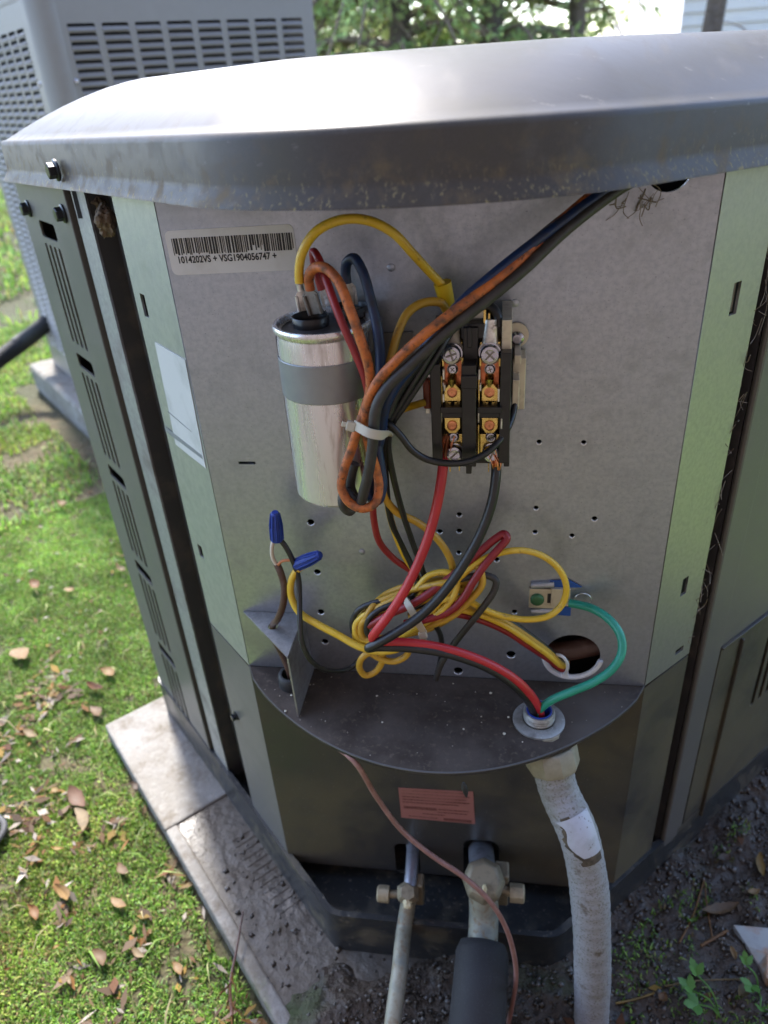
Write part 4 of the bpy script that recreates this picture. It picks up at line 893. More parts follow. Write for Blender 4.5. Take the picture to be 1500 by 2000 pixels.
at(MB().lathe([(.0165, -.026), (.0175, -.016), (.0210, -.008), (.0215, .008), (.019, .015), (.015, .019)], 8, zframe(sb, (.0, -.45, .9))).build('valve_body', 'valve_brass', sv, 30, .0015))
at(MB().tube([P(938, 1648, -.02), P(940, 1668, .004), P(943, 1700, .03)], .0135, 16).build('stub_pipe', 'pipe_steel', sv))
at(MB().tube([sb + Vector((.005, .004, -.012)), sb + Vector((.030, .0, -.014))], .0048, 12).build('side_port', 'valve_brass', sv))
at(MB().lathe([(.0092, 0), (.0092, .013), (.0078, .0145)], 12, zframe(sb + Vector((.026, 0, -.014)), (1, 0, 0))).build('service_cap', 'valve_cap', sv, 30))
at(MB().box(tuple(sb + Vector((.018, .014, -.022))), (.014, .018, .05)).build('valve_block', 'valve_brass', sv, 0, .002))
o = blob('putty_dab', sb + Vector((.001, -.0165, .012)), .004, 'putty', 9, .6, 2.0); o.parent = sv; at(o)
spth = catmull([sb + Vector((0, -.004, -.014)), P(945, 1790, .064), P(942, 1850, .088), P(938, 1920, .12), P(930, 2010, .152), P(922, 2100, .18), P(915, 2220, .2)], 8)
sline = MB().tube(spth, .0148, 20).build('suction_line', 'pipe_verdigris', None, 50, label='wide copper line below the large valve wrapped in black foam', cat='pipe')
ip = [p for p in spth if p.z < P(942, 1850, .088).z + .002]
MB().tube([ip[0] + (ip[0] - ip[1]) * .01] + ip, lambda t: .0205 + .0055 * min(1, t * 9), 26).build('foam_sleeve', 'foam_black', sline, 60)
W('control_cable', 'thin rose brown cable draped from under the shelf past the valves',
  [('w', gq2.x, gq2.y, -.012), ('w', .062, -.05, -.016), (690, 1485, .098), (735, 1556, .098), (785, 1622, .1), (845, 1672, .105), (905, 1712, .11), (955, 1758, .115), (988, 1812, .118), (1004, 1866, .12), (1008, 1910, .12), (1000, 1965, .122), (985, 2030, .125), (965, 2100, .13)], .0027, 'cable_rose', group=None)
# black insect on the label
m_ = MB(); a_, b_ = P(905, 1528, .112), P(911, 1556, .112)
m_.tube(catmull([a_, a_ * .7 + b_ * .3, a_ * .4 + b_ * .6, b_], 4), lambda t: .0004 + .0022 * math.sin(math.pi * min(1, t * .9 + .05)), 8)
m_.build('insect', 'rubber', None, 60, label='small dark insect hanging from the edge of the shelf', cat='insect')

# cobwebs along the right corner gap and round the top hole: threads no one could count
m_ = MB(); g = random.Random(21)
for k in range(70):
    zz = g.uniform(.02, .37); s0 = g.uniform(.058, .075); d = g.uniform(-.01, .014)
    p0 = FR @ Vector((s0, zz, g.uniform(-.008, .004))); p1 = FR @ Vector((s0 + d, zz + g.uniform(-.03, .03), g.uniform(-.012, .005))); mid = (p0 + p1) / 2 + Vector((g.uniform(-.004, .004), g.uniform(-.004, .004), g.uniform(-.006, .002)))
    m_.tube(catmull([p0, mid, p1], 4), .00022 + .0003 * g.random() ** 3, 4)
for k in range(20):
    x_, y_ = g.uniform(1195, 1290), g.uniform(345, 400); p0 = P(x_, y_, g.uniform(.0, .02)); p1 = p0 + Vector((g.uniform(-.012, .012), g.uniform(-.006, .004), g.uniform(-.016, .004))); mid = (p0 + p1) / 2 + Vector((g.uniform(-.005, .005), 0, g.uniform(-.006, .003)))
    m_.tube(catmull([p0, mid, p1], 4), .00018 + .0002 * g.random(), 4)
m_.build('cobweb', 'web', None, 60, label='dusty cobweb threads in the right corner gap and round the top hole', cat='cobweb', kind='stuff')
# crumbs lying on the shelf
m_ = MB(); g = random.Random(31)
for k in range(55):
    x_ = g.uniform(.02, .34); lim = -.104 * math.sin(math.pi * x_ / .36) ** .72; y_ = g.uniform(lim, -.004); r_ = .0003 + .0012 * g.random() ** 2.5
    m_.lathe([(r_ * .6, 0), (r_, r_ * .5), (r_ * .4, r_)], 5, Matrix.Translation((x_, y_, .0001)) @ Matrix.Rotation(g.random() * 3, 4, 'Z'))
m_.build('grit', 'cream_metal', None, 0, label='pale crumbs of grit scattered on the dark shelf', cat='grit', kind='stuff')

# ================================================================== tall neighbouring unit
NB = empty('air_conditioner', 'tall pale grey louvred condenser standing behind on the left', 'air conditioner', (0, 0, 0))
C2 = Vector((-.72, 1.18, 0)); LL, RL = .80, .66; NB0, NB1 = GROUND + .072, .650
N_L = frame(C2, (K, -K, 0), (0, 0, 1), (-K, -K, 0)); N_R = frame(C2, (K, K, 0), (0, 0, 1), (K, -K, 0))
PITCH = .0166; CW = .0735; SW = .0585; SH = .0132
def louvre(M, sg, s0, ncol, ntop, name_panel, indiv):
    z1 = NB1 - .046; hs = []; cells = []
    for c_ in range(ncol):
        a0 = s0 + c_ * CW
        for r_ in range(ntop):
            z_ = z1 - r_ * PITCH
            lo, hi = sorted((sg * a0, sg * (a0 + SW))); hs.append(rrect(lo, z_ - SH, hi, z_, .003, 2)); cells.append((c_, r_, (lo + hi) / 2, z_))
    lo, hi = sorted((sg * .052, sg * (s0 + ncol * CW + .02)))
    plate(name_panel, RB(lo, NB0, hi, NB1), hs, .0015, M, 'neighbour_paint', NB)
    base = MB().add([(-SW / 2, -SH + .0004, .0034), (SW / 2, -SH + .0004, .0034), (SW / 2, -SH + .0078, -.0044), (-SW / 2, -SH + .0078, -.0044), (SW / 2, -SH + .0070, -.0052), (-SW / 2, -SH + .0070, -.0052), (SW / 2, -SH - .0006, .0026), (-SW / 2, -SH - .0006, .0026)],
                    [(0, 1, 2, 3), (3, 2, 4, 5), (5, 4, 6, 7), (0, 7, 6, 1), (1, 6, 4, 2), (0, 3, 5, 7)])
    me = None; rest = MB()
    for (c_, r_, x_, z_) in cells:
        T = M @ Matrix.Translation((x_, z_, 0))
        if indiv(c_, r_):
            if me is None:
                o_ = base.build('louvre_slat', 'neighbour_paint', NB, 0); me = o_.data
            else:
                o_ = bpy.data.objects.new('louvre_slat', me); link(o_, NB)
            o_.matrix_local = T
        else:
            rest.add(base.v, base.f, T)
    if rest.v: rest.build('louvre_slats', 'neighbour_paint', NB, 0, kind='stuff')
louvre(N_R, 1, .066, 8, 50, 'front_panel', lambda c_, r_: r_ < 14)
louvre(N_L, -1, .085, 9, 50, 'side_panel', lambda c_, r_: 1 <= c_ <= 3 and r_ < 50 or c_ == 0 and r_ < 22)
MB().prism(outline([(0, 0), (.056, .056), (0, .112), (-.056, .056)], [.06, .002, .002, .002], 12) if 0 else
           [(C2.x + x_, C2.y + y_) for x_, y_ in [(-.0385, .0365), (-.034, .029), (-.02, .018), (0, .0135), (.02, .018), (.034, .029), (.0385, .0365), (0, .075)]], NB0, NB1).build('corner_post', 'neighbour_paint', NB, 35)
hexl = [(-.72 - K * LL, 1.18 + K * LL), (-.72 + .02 - .02, 1.18 + .02), (-.72 + K * RL, 1.18 + K * RL), (-.72 + K * RL - K * LL, 1.18 + K * RL + K * LL)]
ol = outline(hexl, [.05, .05, .05, .05], 8)
def grow(o_, k):
    cx_ = sum(p[0] for p in o_) / len(o_); cy_ = sum(p[1] for p in o_) / len(o_); return [(cx_ + (p[0] - cx_) * k, cy_ + (p[1] - cy_) * k) for p in o_]
loft(MB(), [rg(grow(ol, 1.0), NB1 - .002), rg(grow(ol, 1.018), NB1 + .001), rg(grow(ol, 1.022), NB1 + .006), rg(grow(ol, 1.02), NB1 + .03), rg(grow(ol, 1.005), NB1 + .042), rg(grow(ol, .9), NB1 + .05), rg(grow(ol, .7), NB1 + .055), rg(grow(ol, .3), NB1 + .055), rg(grow(ol, .02), NB1 + .055)]).build('lid', 'neighbour_paint', NB, 40)
inn = grow(ol, .93); MB().prism(inn, NB0, NB1).build('coil_core', 'dark_inside', NB, 0)
MB().prism(grow(ol, 1.0), NB0 - .005, NB0 + .03).build('base_pan', 'neighbour_paint', NB, 30)
MB().prism(grow(ol, .985)[9:36] if 0 else [(hexl[2][0] - .005, hexl[2][1] - .005), (hexl[3][0], hexl[3][1]), (hexl[0][0] + .005, hexl[0][1] - .0), (hexl[3][0] + .2, hexl[3][1] - .5)], NB0, NB1).build('rear_panel', 'neighbour_paint', NB, 0)
for z_ in (.50, .1):
    for M_, sg in ((N_R, 1), (N_L, -1)):
        q = M_ @ Vector((sg * .058, z_, 0)); hexscrew('screw', q, M_.to_3x3() @ Vector((0, 0, 1)), .004, .006, 'zinc_screw', NB)
# insulated line set of the neighbour
a_ = Vector((-1.42, 1.98, -.02)) 
lp_ = [Hz(-60, 745, -.25), Hz(0, 700, -.23), Hz(45, 668, -.2), Hz(80, 640, -.16), Hz(130, 600, -.12)]
MB().tube(catmull(lp_, 8), .026, 20).build('insulated_line', 'foam_black', None, 60, label='thick black foam insulated pipe leaving the tall unit at the left edge', cat='pipe')
lp2 = [q + Vector((.03, .05, .035)) for q in lp_[1:]] 
MB().tube(catmull(lp2, 8), .014, 14).build('insulated_line', 'shoe_leather', None, 60, label='thinner grey pipe just above the thick black foam one', cat='pipe')

# ================================================================== vegetation
def blades(name, px, py, pz, cols, length, width, splay, mt, **kw):
    n = len(px); az = nr.uniform(0, 2 * np.pi, n); tilt = nr.uniform(.05, 1, n) * splay
    L_ = length * nr.uniform(.5, 1.3, n); Wd = width * nr.uniform(.6, 1.3, n)
    dx, dy = np.cos(az), np.sin(az); base = np.stack([px, py, pz], 1)
    side = np.stack([-dy, dx, np.zeros(n)], 1)
    d1 = np.stack([dx * np.sin(tilt * .6), dy * np.sin(tilt * .6), np.cos(tilt * .6)], 1); d2 = np.stack([dx * np.sin(tilt * 1.5), dy * np.sin(tilt * 1.5), np.cos(tilt * 1.5)], 1)
    m1 = base + d1 * (L_ * .5)[:, None]; tip = m1 + d2 * (L_ * .5)[:, None]; s_ = side * (Wd / 2)[:, None]
    V = np.stack([base - s_ * .7, base + s_ * .7, m1 + s_, m1 - s_, tip], 1).reshape(-1, 3)
    k = np.arange(n) * 5
    F = np.concatenate([np.stack([k, k + 1, k + 2], 1), np.stack([k, k + 2, k + 3], 1), np.stack([k + 3, k + 2, k + 4], 1)])
    return mesh_np(name, V, F, mt, np.repeat(cols, 5, axis=0), **kw)
PAL = np.array([(.20, .38, .05), (.27, .48, .07), (.14, .29, .04), (.34, .50, .10), (.25, .41, .14), (.36, .40, .13), (.10, .20, .03), (.24, .19, .09)])
def lawn_pts(n, r0, r1, a0, a1, clump, thin):
    r = np.sqrt(nr.uniform(r0 * r0, r1 * r1, n)); a = nr.uniform(R(a0), R(a1), n); x = -.05 + r * np.cos(a); y = .25 + r * np.sin(a)
    # keep off the pads and the soil; leave thin brownish gaps
    u = (x + .353) * K - (y - .223) * K; v_ = (x + .353) * K + (y - .223) * K
    rag = (hnoise(x, y, 30, 21) - .45) * .03
    ok = ~((u > -.004 + rag) & (v_ > -.002 + rag) & (u < .85) & (v_ < .85))
    u2 = -(x + .72) * K + (y - 1.18) * K; v2 = (x + .72) * K + (y - 1.18) * K
    ok &= ~((u2 > -.14) & (u2 < .94) & (v2 > -.13) & (v2 < .8))
    ok &= ~((x - y > .30) & (y < .9) & (x > 0))
    m_ = hnoise(x, y, clump, 9) * .6 + hnoise(x, y, clump * 3.1, 10) * .4
    bare = np.clip(1 - np.abs(v_ + .05) / .10, 0, 1) * (v_ < 0) * .05
    ok &= m_ - bare > nr.uniform(thin - .1, thin + .1, n)
    return x[ok], y[ok], m_[ok]
def tuftcol(m_, x, y):
    c = PAL[nr.integers(0, len(PAL), len(m_))] * nr.uniform(.7, 1.2, len(m_))[:, None]
    big = hnoise(x, y, 2.3, 12)[:, None]; cl_ = hnoise(x, y, 17, 13)[:, None] * .6 + hnoise(x, y, 45, 18)[:, None] * .4; c = c * (.8 + .4 * big) * (.55 + .85 * cl_); yl = np.clip((hnoise(x, y, 5, 19)[:, None] - .5) * 2, 0, 1); return c * (1 - yl) + c * yl * np.array([1.25, 1.02, .9])
for (n, r0, r1, a0, a1, cl, th, ln, wd) in [(520000, .0, 1.02, 112, 285, 30, .29, .0105, .0018), (170000, 1.0, 3.0, 90, 200, 9, .36, .026, .0042), (70000, 3.0, 9, 85, 175, 3.2, .36, .06, .014), (36000, 9, 26, 60, 165, 1.2, .3, .12, .04)]:
    x, y, m_ = lawn_pts(n, r0, r1, a0, a1, cl, th)
    z = gz(x, y) - .002
    blades('moss_grass' if r1 < 2 else 'grass', x, y, z, tuftcol(m_, x, y), ln, wd, 1.15, 'grass_blades', label={1.02: 'short mossy turf close by on the left of the pad', 3.0: 'grass in the middle distance beside the tall unit', 9: 'sunlit grass farther off at the left edge', 26: 'far grass beyond the units'}[r1], cat='grass', kind='stuff')
xr = nr.uniform(.7, 6, 150000); yr = nr.uniform(-1.2, 5, 150000); k = (xr - yr > .5) & (hnoise(xr, yr, 3, 9) > .22) & (nr.random(150000) < 1.8 / np.hypot(xr, yr)) & ((xr > .93) | (hnoise(xr, yr, 8, 26) > .6))
xr, yr = xr[k], yr[k]; blades('grass', xr, yr, gz(xr, yr), tuftcol(xr * 0 + .5, xr, yr), .05, .011, 1.1, 'grass_blades', label='sunny lawn on the far right side of the opened unit', cat='grass', kind='stuff')
x, y, m_ = lawn_pts(5200, .0, 2.2, 100, 285, 6, .42)
blades('long_grass', x, y, gz(x, y), np.array([(.26, .33, .09), (.34, .36, .15), (.16, .27, .04), (.42, .36, .2)])[nr.integers(0, 4, len(x))], .045, .0020, 1.35, 'grass_blades', label='scattered longer grass blades and straws over the turf', cat='grass', kind='stuff')
# sparse green bits on the right hand soil
n = 34000; x = nr.uniform(.3, 1.0, n); y = nr.uniform(-.45, .45, n); k = (hnoise(x, y, 12, 14) * .6 + hnoise(x, y, 40, 24) * .4 > .54) & (x - y > .40) ; x, y = x[k], y[k]
blades('moss_grass', x, y, soil_z(x, y), tuftcol(x * 0 + .5, x, y) * .6, .008, .0019, 1.2, 'grass_blades', label='dark moss sprouting on the damp soil at the right', cat='moss', kind='stuff')
# grit and crumbs of soil
n = 46000; x = nr.uniform(-.1, .95, n); y = nr.uniform(-.5, .35, n); k = (x - y > .22) | ((nr.random(n) < .2) & (x + y > -.1)); x, y = x[k], y[k]; n = len(x)
rr = .0008 + .0034 * nr.random(n) ** 4; zz = np.maximum(soil_z(x, y), PAD - .004) + rr * .3
oct_ = np.array([(1, 0, 0), (-1, 0, 0), (0, 1, 0), (0, -1, 0), (0, 0, 1), (0, 0, -1)], float); of = np.array([(0, 2, 4), (2, 1, 4), (1, 3, 4), (3, 0, 4), (2, 0, 5), (1, 2, 5), (3, 1, 5), (0, 3, 5)])
V = (np.stack([x, y, zz], 1)[:, None, :] + oct_[None] * (rr[:, None, None] * nr.uniform(.6, 1.4, (n, 6, 1)))).reshape(-1, 3)
F = (np.arange(n)[:, None, None] * 6 + of[None]).reshape(-1, 3)
gc = np.array([(.05, .04, .03), (.03, .024, .018), (.075, .06, .045), (.10, .09, .08), (.04, .028, .018)])[nr.integers(0, 5, n)]
mesh_np('soil_crumbs', V, F, 'grit_bits', np.repeat(gc, 6, axis=0), label='damp crumbs and grit strewn over the bare soil', cat='soil', kind='stuff')
# fine litter: bits of bark, needles, leaf scraps on lawn and soil
def litter(name, n, xs, ys, zf, ln, label, cond):
    x = nr.uniform(*xs, n); y = nr.uniform(*ys, n); k = cond(x, y); x, y = x[k], y[k]; n = len(x)
    L_ = ln * nr.uniform(.3, 1.5, n); Wd = L_ * nr.uniform(.08, .5, n); az = nr.uniform(0, 6.28, n); tl = nr.uniform(-.35, .35, n)
    d = np.stack([np.cos(az) * np.cos(tl), np.sin(az) * np.cos(tl), np.sin(tl)], 1); s_ = np.stack([-np.sin(az), np.cos(az), nr.uniform(-.4, .4, n)], 1)
    b = np.stack([x, y, zf(x, y)], 1)
    V = np.stack([b - d * (L_ / 2)[:, None], b + s_ * (Wd / 2)[:, None] + np.array([0, 0, .001]), b + d * (L_ / 2)[:, None], b - s_ * (Wd / 2)[:, None]], 1).reshape(-1, 3)
    c = np.array(LEAFC + [(.12, .08, .05), (.2, .17, .14), (.3, .26, .22)])[nr.integers(0, len(LEAFC) + 3, n)] * nr.uniform(.5, 1.15, n)[:, None]
    mesh_np(name, V, np.arange(n * 4).reshape(-1, 4), 'litter_bits', np.repeat(c, 4, axis=0), label=label, cat='litter', kind='stuff')
offpad = lambda x, y: ~(((x + .353) * K - (y - .223) * K > -.01) & ((x + .353) * K + (y - .223) * K > -.01)) & (hnoise(x, y, 5, 15) > .42)
litter('leaf_litter', 5200, (-1.1, .1), (-.3, 1.2), lambda x, y: gz(x, y) + nr.uniform(.001, .010, len(x)), .011, 'scraps of bark and dry leaf scattered in the turf', offpad)
litter('leaf_litter', 4200, (-.55, .05), (-.2, .5), lambda x, y: gz(x, y) + nr.uniform(.002, .012, len(x)), .020, 'brown bark chips gathered along the pad edge', lambda x, y: ((x + .353) * K + (y - .223) * K < -.004) & ((x + .353) * K + (y - .223) * K > -.17) & (hnoise(x, y, 9, 16) * .6 + hnoise(x, y, 30, 27) * .4 > .5))
litter('leaf_litter', 500, (.3, 1.1), (-.4, .4), lambda x, y: soil_z(x, y) + nr.uniform(.001, .005, len(x)), .014, 'needles and husks mixed into the soil at the right', lambda x, y: x - y > .42)

# single dry leaves one can pick out
def leaf(q, L_, wd, az, mt, label, curl=.25, name='dry_leaf', group='dry leaves on the ground', tilt=0.2):
    N = 11; vs = []; bend = rnd.uniform(-.12, .12) * L_; ph = rnd.random() * 6; tw = rnd.uniform(-.22, .22); sk_ = rnd.uniform(.88, 1.15)
    for i_ in range(N):
        t = i_ / (N - 1); hw = wd / 2 * (math.sin(math.pi * min(1, t ** sk_ * .95 + .03)) ** .85) * (1 + .06 * math.sin(i_ * 2.4 + ph)); zc = curl * L_ * (t - .5) ** 2 * 1.8
        for s_ in (-1, 0, 1): vs.append(((t - .5) * L_, s_ * hw * (1 + .08 * s_ * math.sin(i_ * 1.1 + ph)) + bend * (t - .5) ** 2 * 4, zc + abs(s_) * curl * hw * 1.3 + s_ * hw * tw * (t - .3) - (0 if s_ else .0006)))
    fs = []
    for i_ in range(N - 1):
        for k in range(2): fs.append((i_ * 3 + k, i_ * 3 + k + 1, i_ * 3 + 4 + k, i_ * 3 + 3 + k))
    M = Matrix.Translation(q) @ Matrix.Rotation(az, 4, 'Z') @ Matrix.Rotation(tilt, 4, 'Y')
    m_ = MB().add(vs, fs, M); m_.add([(p[0], p[1], p[2] - .0004) for p in vs], [f[::-1] for f in fs], M)
    return m_.build(name, mt, None, 60, label=label, cat='leaf', group=group)
def ang_px(x, y, x2, y2, z=GROUND):
    a_, b_ = Hz(x, y, z), Hz(x2, y2, z); d = b_ - a_; return (a_ + b_) / 2, d.length, math.atan2(d.y, d.x)
LV = [(106, 1718, 142, 1762, .42, 'pale_leaf', 'large pinkish tan leaf on the moss, lower left'), (207, 1745, 250, 1774, .42, 'pale_leaf', 'rosy oval leaf lying right of the large tan one'), (55, 1757, 76, 1796, .45, 'dry_leaf_1', 'orange tan leaf low at the left edge of the moss'),
      (92, 1650, 130, 1655, .3, 'dry_leaf_5', 'small yellow tan leaf lying level above the large tan one'), (180, 1842, 210, 1888, .5, 'dry_leaf_0', 'brown leaf fragment near the bottom of the lawn'), (98, 1533, 112, 1545, .7, 'dry_leaf_5', 'small bright yellow leaf in the moss'),
      (335, 1868, 358, 1905, .5, 'pale_leaf', 'dull rose leaf by the pad edge near the bottom'), (222, 1680, 250, 1708, .5, 'dry_leaf_0', 'cupped brown leaf just left of the pad rim'), (258, 1524, 270, 1546, .55, 'dry_leaf_4', 'small dark brown leaf lying on the concrete pad'),
      (130, 1530, 165, 1580, .5, 'dry_leaf_2', 'torn rust leaf among bark chips'), (150, 1560, 172, 1630, .35, 'dry_leaf_3', 'long curled tan leaf below the rust one'), (250, 1845, 282, 1870, .4, 'dry_leaf_3', 'tan leaf scrap between the moss and the pad corner'),
      (95, 1850, 118, 1838, .5, 'dry_leaf_5', 'ochre leaf scrap at lower left'), (0, 1890, 22, 1886, .35, 'dry_leaf_1', 'orange leaf cut by the left edge near the bottom'), (125, 1895, 138, 1922, .35, 'dry_leaf_3', 'thin straw coloured leaf near the bottom'),
      (20, 1260, 58, 1285, .7, 'pale_leaf', 'pale curled leaf on the sunny lawn'), (120, 1145, 148, 1152, .5, 'pale_leaf', 'small blush leaf on bright grass beside the unit'), (225, 1104, 247, 1112, .6, 'dry_leaf_3', 'tan leaf near the base of the slotted side'),
      (195, 1300, 228, 1318, .6, 'pale_leaf', 'greyish white leaf near the far pad corner'), (110, 975, 130, 985, .6, 'pale_leaf', 'pale leaf high on the lawn'), (160, 1330, 205, 1345, .4, 'dry_leaf_2', 'reddish leaf strip among chips by the pad corner'), (175, 1370, 200, 1400, .5, 'dry_leaf_0', 'brown curled leaf touching the pad corner'),
      (40, 1420, 75, 1440, .4, 'dry_leaf_3', 'faded leaf strip in shade left of the chips'), (60, 1130, 75, 1150, .6, 'dry_leaf_1', 'orange brown leaf speck on mid lawn')]
for (x, y, x2, y2, asp, mt_, lb) in LV:
    z_ = PAD + .003 if 'concrete pad' in lb else GROUND + .014
    q, L_, az = ang_px(x, y, x2, y2, z_); leaf(q - Vector((0, 0, .005 if 'concrete pad' not in lb else 0)), L_ * .74, L_ * asp * .64, az, mt_, lb, rnd.uniform(.1, .45), tilt=rnd.uniform(-.15, .15))
for (x, y, x2, y2, asp, mt_, lb) in [(1478, 1675, 1487, 1718, .32, 'dry_leaf_5', 'long ochre seed husk standing out on dark soil at right'), (1400, 1690, 1425, 1680, .6, 'dry_leaf_4', 'dark reddish wet leaf beside the base pan'), (1365, 1795, 1440, 1770, .25, 'dry_leaf_0', 'curled brown leaf across the pine needles'),
                                     (1440, 1965, 1462, 1925, .4, 'dry_leaf_3', 'tan leaf scrap beside the green weed'), (1424, 1860, 1435, 1885, .45, 'pale_leaf', 'pale bract lying left of the stone'), (1455, 1760, 1480, 1752, .45, 'pale_leaf', 'pinkish petal on the soil at the right edge'), (1286, 1968, 1298, 1950, .7, 'dry_leaf_1', 'small orange bud on black soil')]:
    z_ = PAD + .004; q, L_, az = ang_px(x, y, x2, y2, z_); q.z = float(soil_z(q.x, q.y)) + .005
    leaf(q, L_, L_ * asp, az, mt_, lb, .3, group='dry leaves on the dark soil')
def stick(pts, r, mt, label, zf, name='twig', lift=.004):
    qs = [Hz(x, y, PAD) for x, y in pts]; qs = [Vector((q.x, q.y, float(zf(q.x, q.y)) + lift)) for q in qs]
    MB().tube(catmull(qs, 4) if len(qs) > 2 else qs, r, 6).build(name, mt, None, 60, label=label, cat='twig', group='twigs and needles on the soil')
stick([(1373, 1727), (1350, 1800), (1324, 1852)], .0011, 'dry_leaf_1', 'long rust pine needle, left leg of the V', soil_z, 'pine_needle')
stick([(1373, 1727), (1380, 1790), (1388, 1842)], .0009, 'dry_leaf_1', 'shorter rust pine needle, right leg of the V', soil_z, 'pine_needle')
stick([(1366, 1858), (1390, 1845), (1418, 1828)], .0016, 'dry_leaf_1', 'orange scaly cedar twig below the pine needles', soil_z, 'cedar_twig')
stick([(1200, 1972), (1240, 1962), (1275, 1952)], .0011, 'dry_leaf_5', 'straw stem pointing at the conduit', soil_z, 'straw')
stick([(1295, 1938), (1350, 1930), (1450, 1924)], .0009, 'dry_leaf_3', 'pale thin stem crossing below the weed leaves', soil_z, 'straw')
# brown cedar sprig at the bottom left of the pad
sg_ = empty('cedar_sprig', 'dry orange brown cedar sprig leaning at the pad corner', 'sprig', Hz(455, 1960, PAD))
m_ = MB(); st = [Hz(480, 1800, PAD) + Vector((0, 0, .02)), Hz(465, 1870, PAD) + Vector((0, 0, .012)), Hz(452, 1930, PAD) + Vector((0, 0, .008)), Hz(455, 1990, PAD) + Vector((0, 0, .006))]
stp = catmull(st, 6); at(m_.tube(stp, lambda t: .001 + .001 * t, 7).build('stem', 'wire_brown', sg_))
for k in range(9):
    p = stp[10 + k]; d = Vector((rnd.uniform(-.3, 1), rnd.uniform(-1, -.2), rnd.uniform(-.1, .3))).normalized() * rnd.uniform(.008, .02)
    at(MB().tube([p, p + d * .6, p + d + Vector((0, -.003, 0))], lambda t: .0022 * (1 - t * .7), 6, flat=.4).build('frond', 'dry_leaf_1', sg_))
# stone and weeds at the right
st_ = [Hz(1428, 1818, PAD), Hz(1500, 1830, PAD), Hz(1560, 1880, PAD), Hz(1540, 1960, PAD), Hz(1490, 1925, PAD), Hz(1478, 1890, PAD), Hz(1455, 1860, PAD)]
m_ = MB(); n_ = len(st_); top_ = [q + Vector((0, 0, .012 + .006 * math.sin(i_ * 2.1))) for i_, q in enumerate(st_)]; bot_ = [q + Vector((0, 0, -.01)) for q in st_]; cen = sum(top_, Vector()) / n_ + Vector((0, 0, .004))
m_.add(bot_ + top_ + [cen], [(i_, (i_ + 1) % n_, n_ + (i_ + 1) % n_, n_ + i_) for i_ in range(n_)] + [(n_ + i_, n_ + (i_ + 1) % n_, 2 * n_) for i_ in range(n_)])
m_.build('stone', 'slate', None, 0, .001, label='rust stained flat grey stone cut by the right edge', cat='stone')
def weed(label, root, leaves):
    rt_ = Hz(*root, PAD); rt_.z = float(soil_z(rt_.x, rt_.y)); W_ = empty('weed', label, 'plant', rt_, 'green weeds in the soil')
    for (x, y, h_, L_, az) in leaves:
        tipb = Hz(x, y, PAD + h_); q = catmull([rt_, rt_ * .5 + tipb * .5 + Vector((0, 0, h_ * .35)), tipb], 6)
        at(MB().tube(q, .0008, 6).build('stem', 'weed_leaf', W_))
        for lobe in (-1, 0, 1):
            a_ = az + lobe * .95; N = 9; vs = [(0, 0, 0)]; up_ = L_ * (1 if lobe == 0 else .8)
            for i_ in range(1, N):
                t = i_ / (N - 1); hw = up_ * .36 * math.sin(math.pi * t ** .8) * (1 + .18 * (-1) ** i_); vs += [(t * up_, -hw, .0012 * i_), (t * up_, hw, .0012 * i_)]
            fs = [(0, 1, 2)] + [(2 * i_ - 1, 2 * i_ + 1, 2 * i_ + 2, 2 * i_) for i_ in range(1, N - 1)]
            M = Matrix.Translation(tipb) @ Matrix.Rotation(a_, 4, 'Z') @ Matrix.Rotation(rnd.uniform(-.1, .25), 4, 'Y')
            m_ = MB().add(vs, fs, M); at(m_.build('leaflet', 'weed_leaf', W_, 0))
weed('green lobed weed with long bare stems left of the stone', (1404, 1995), [(1362, 1905, .035, .013, 1.9), (1352, 1935, .03, .014, 2.6), (1365, 1962, .02, .016, 3.4)])
weed('small bright green weed with toothed leaf below the stone', (1480, 1950), [(1458, 1885, .03, .010, 1.7), (1470, 1925, .02, .014, 3.9), (1485, 1968, .015, .009, 4.4)])
# toe of a shoe at the left edge
q = Hz(-12, 1625, GROUND + .02)
sh = blob('shoe', q + Vector((-.02, 0, .008)), .022, 'shoe_leather', 12, 1.1, .7, label='scuffed dark shoe toe at the left edge of the moss', cat='shoe')
m_ = MB().tube(catmull([q + Vector((-.02, .03, -.006)), q + Vector((.004, .014, -.007)), q + Vector((.006, -.010, -.008)), q + Vector((-.015, -.03, -.008))], 6), .0045, 10); m_.build('sole', 'shoe_sole', sh)

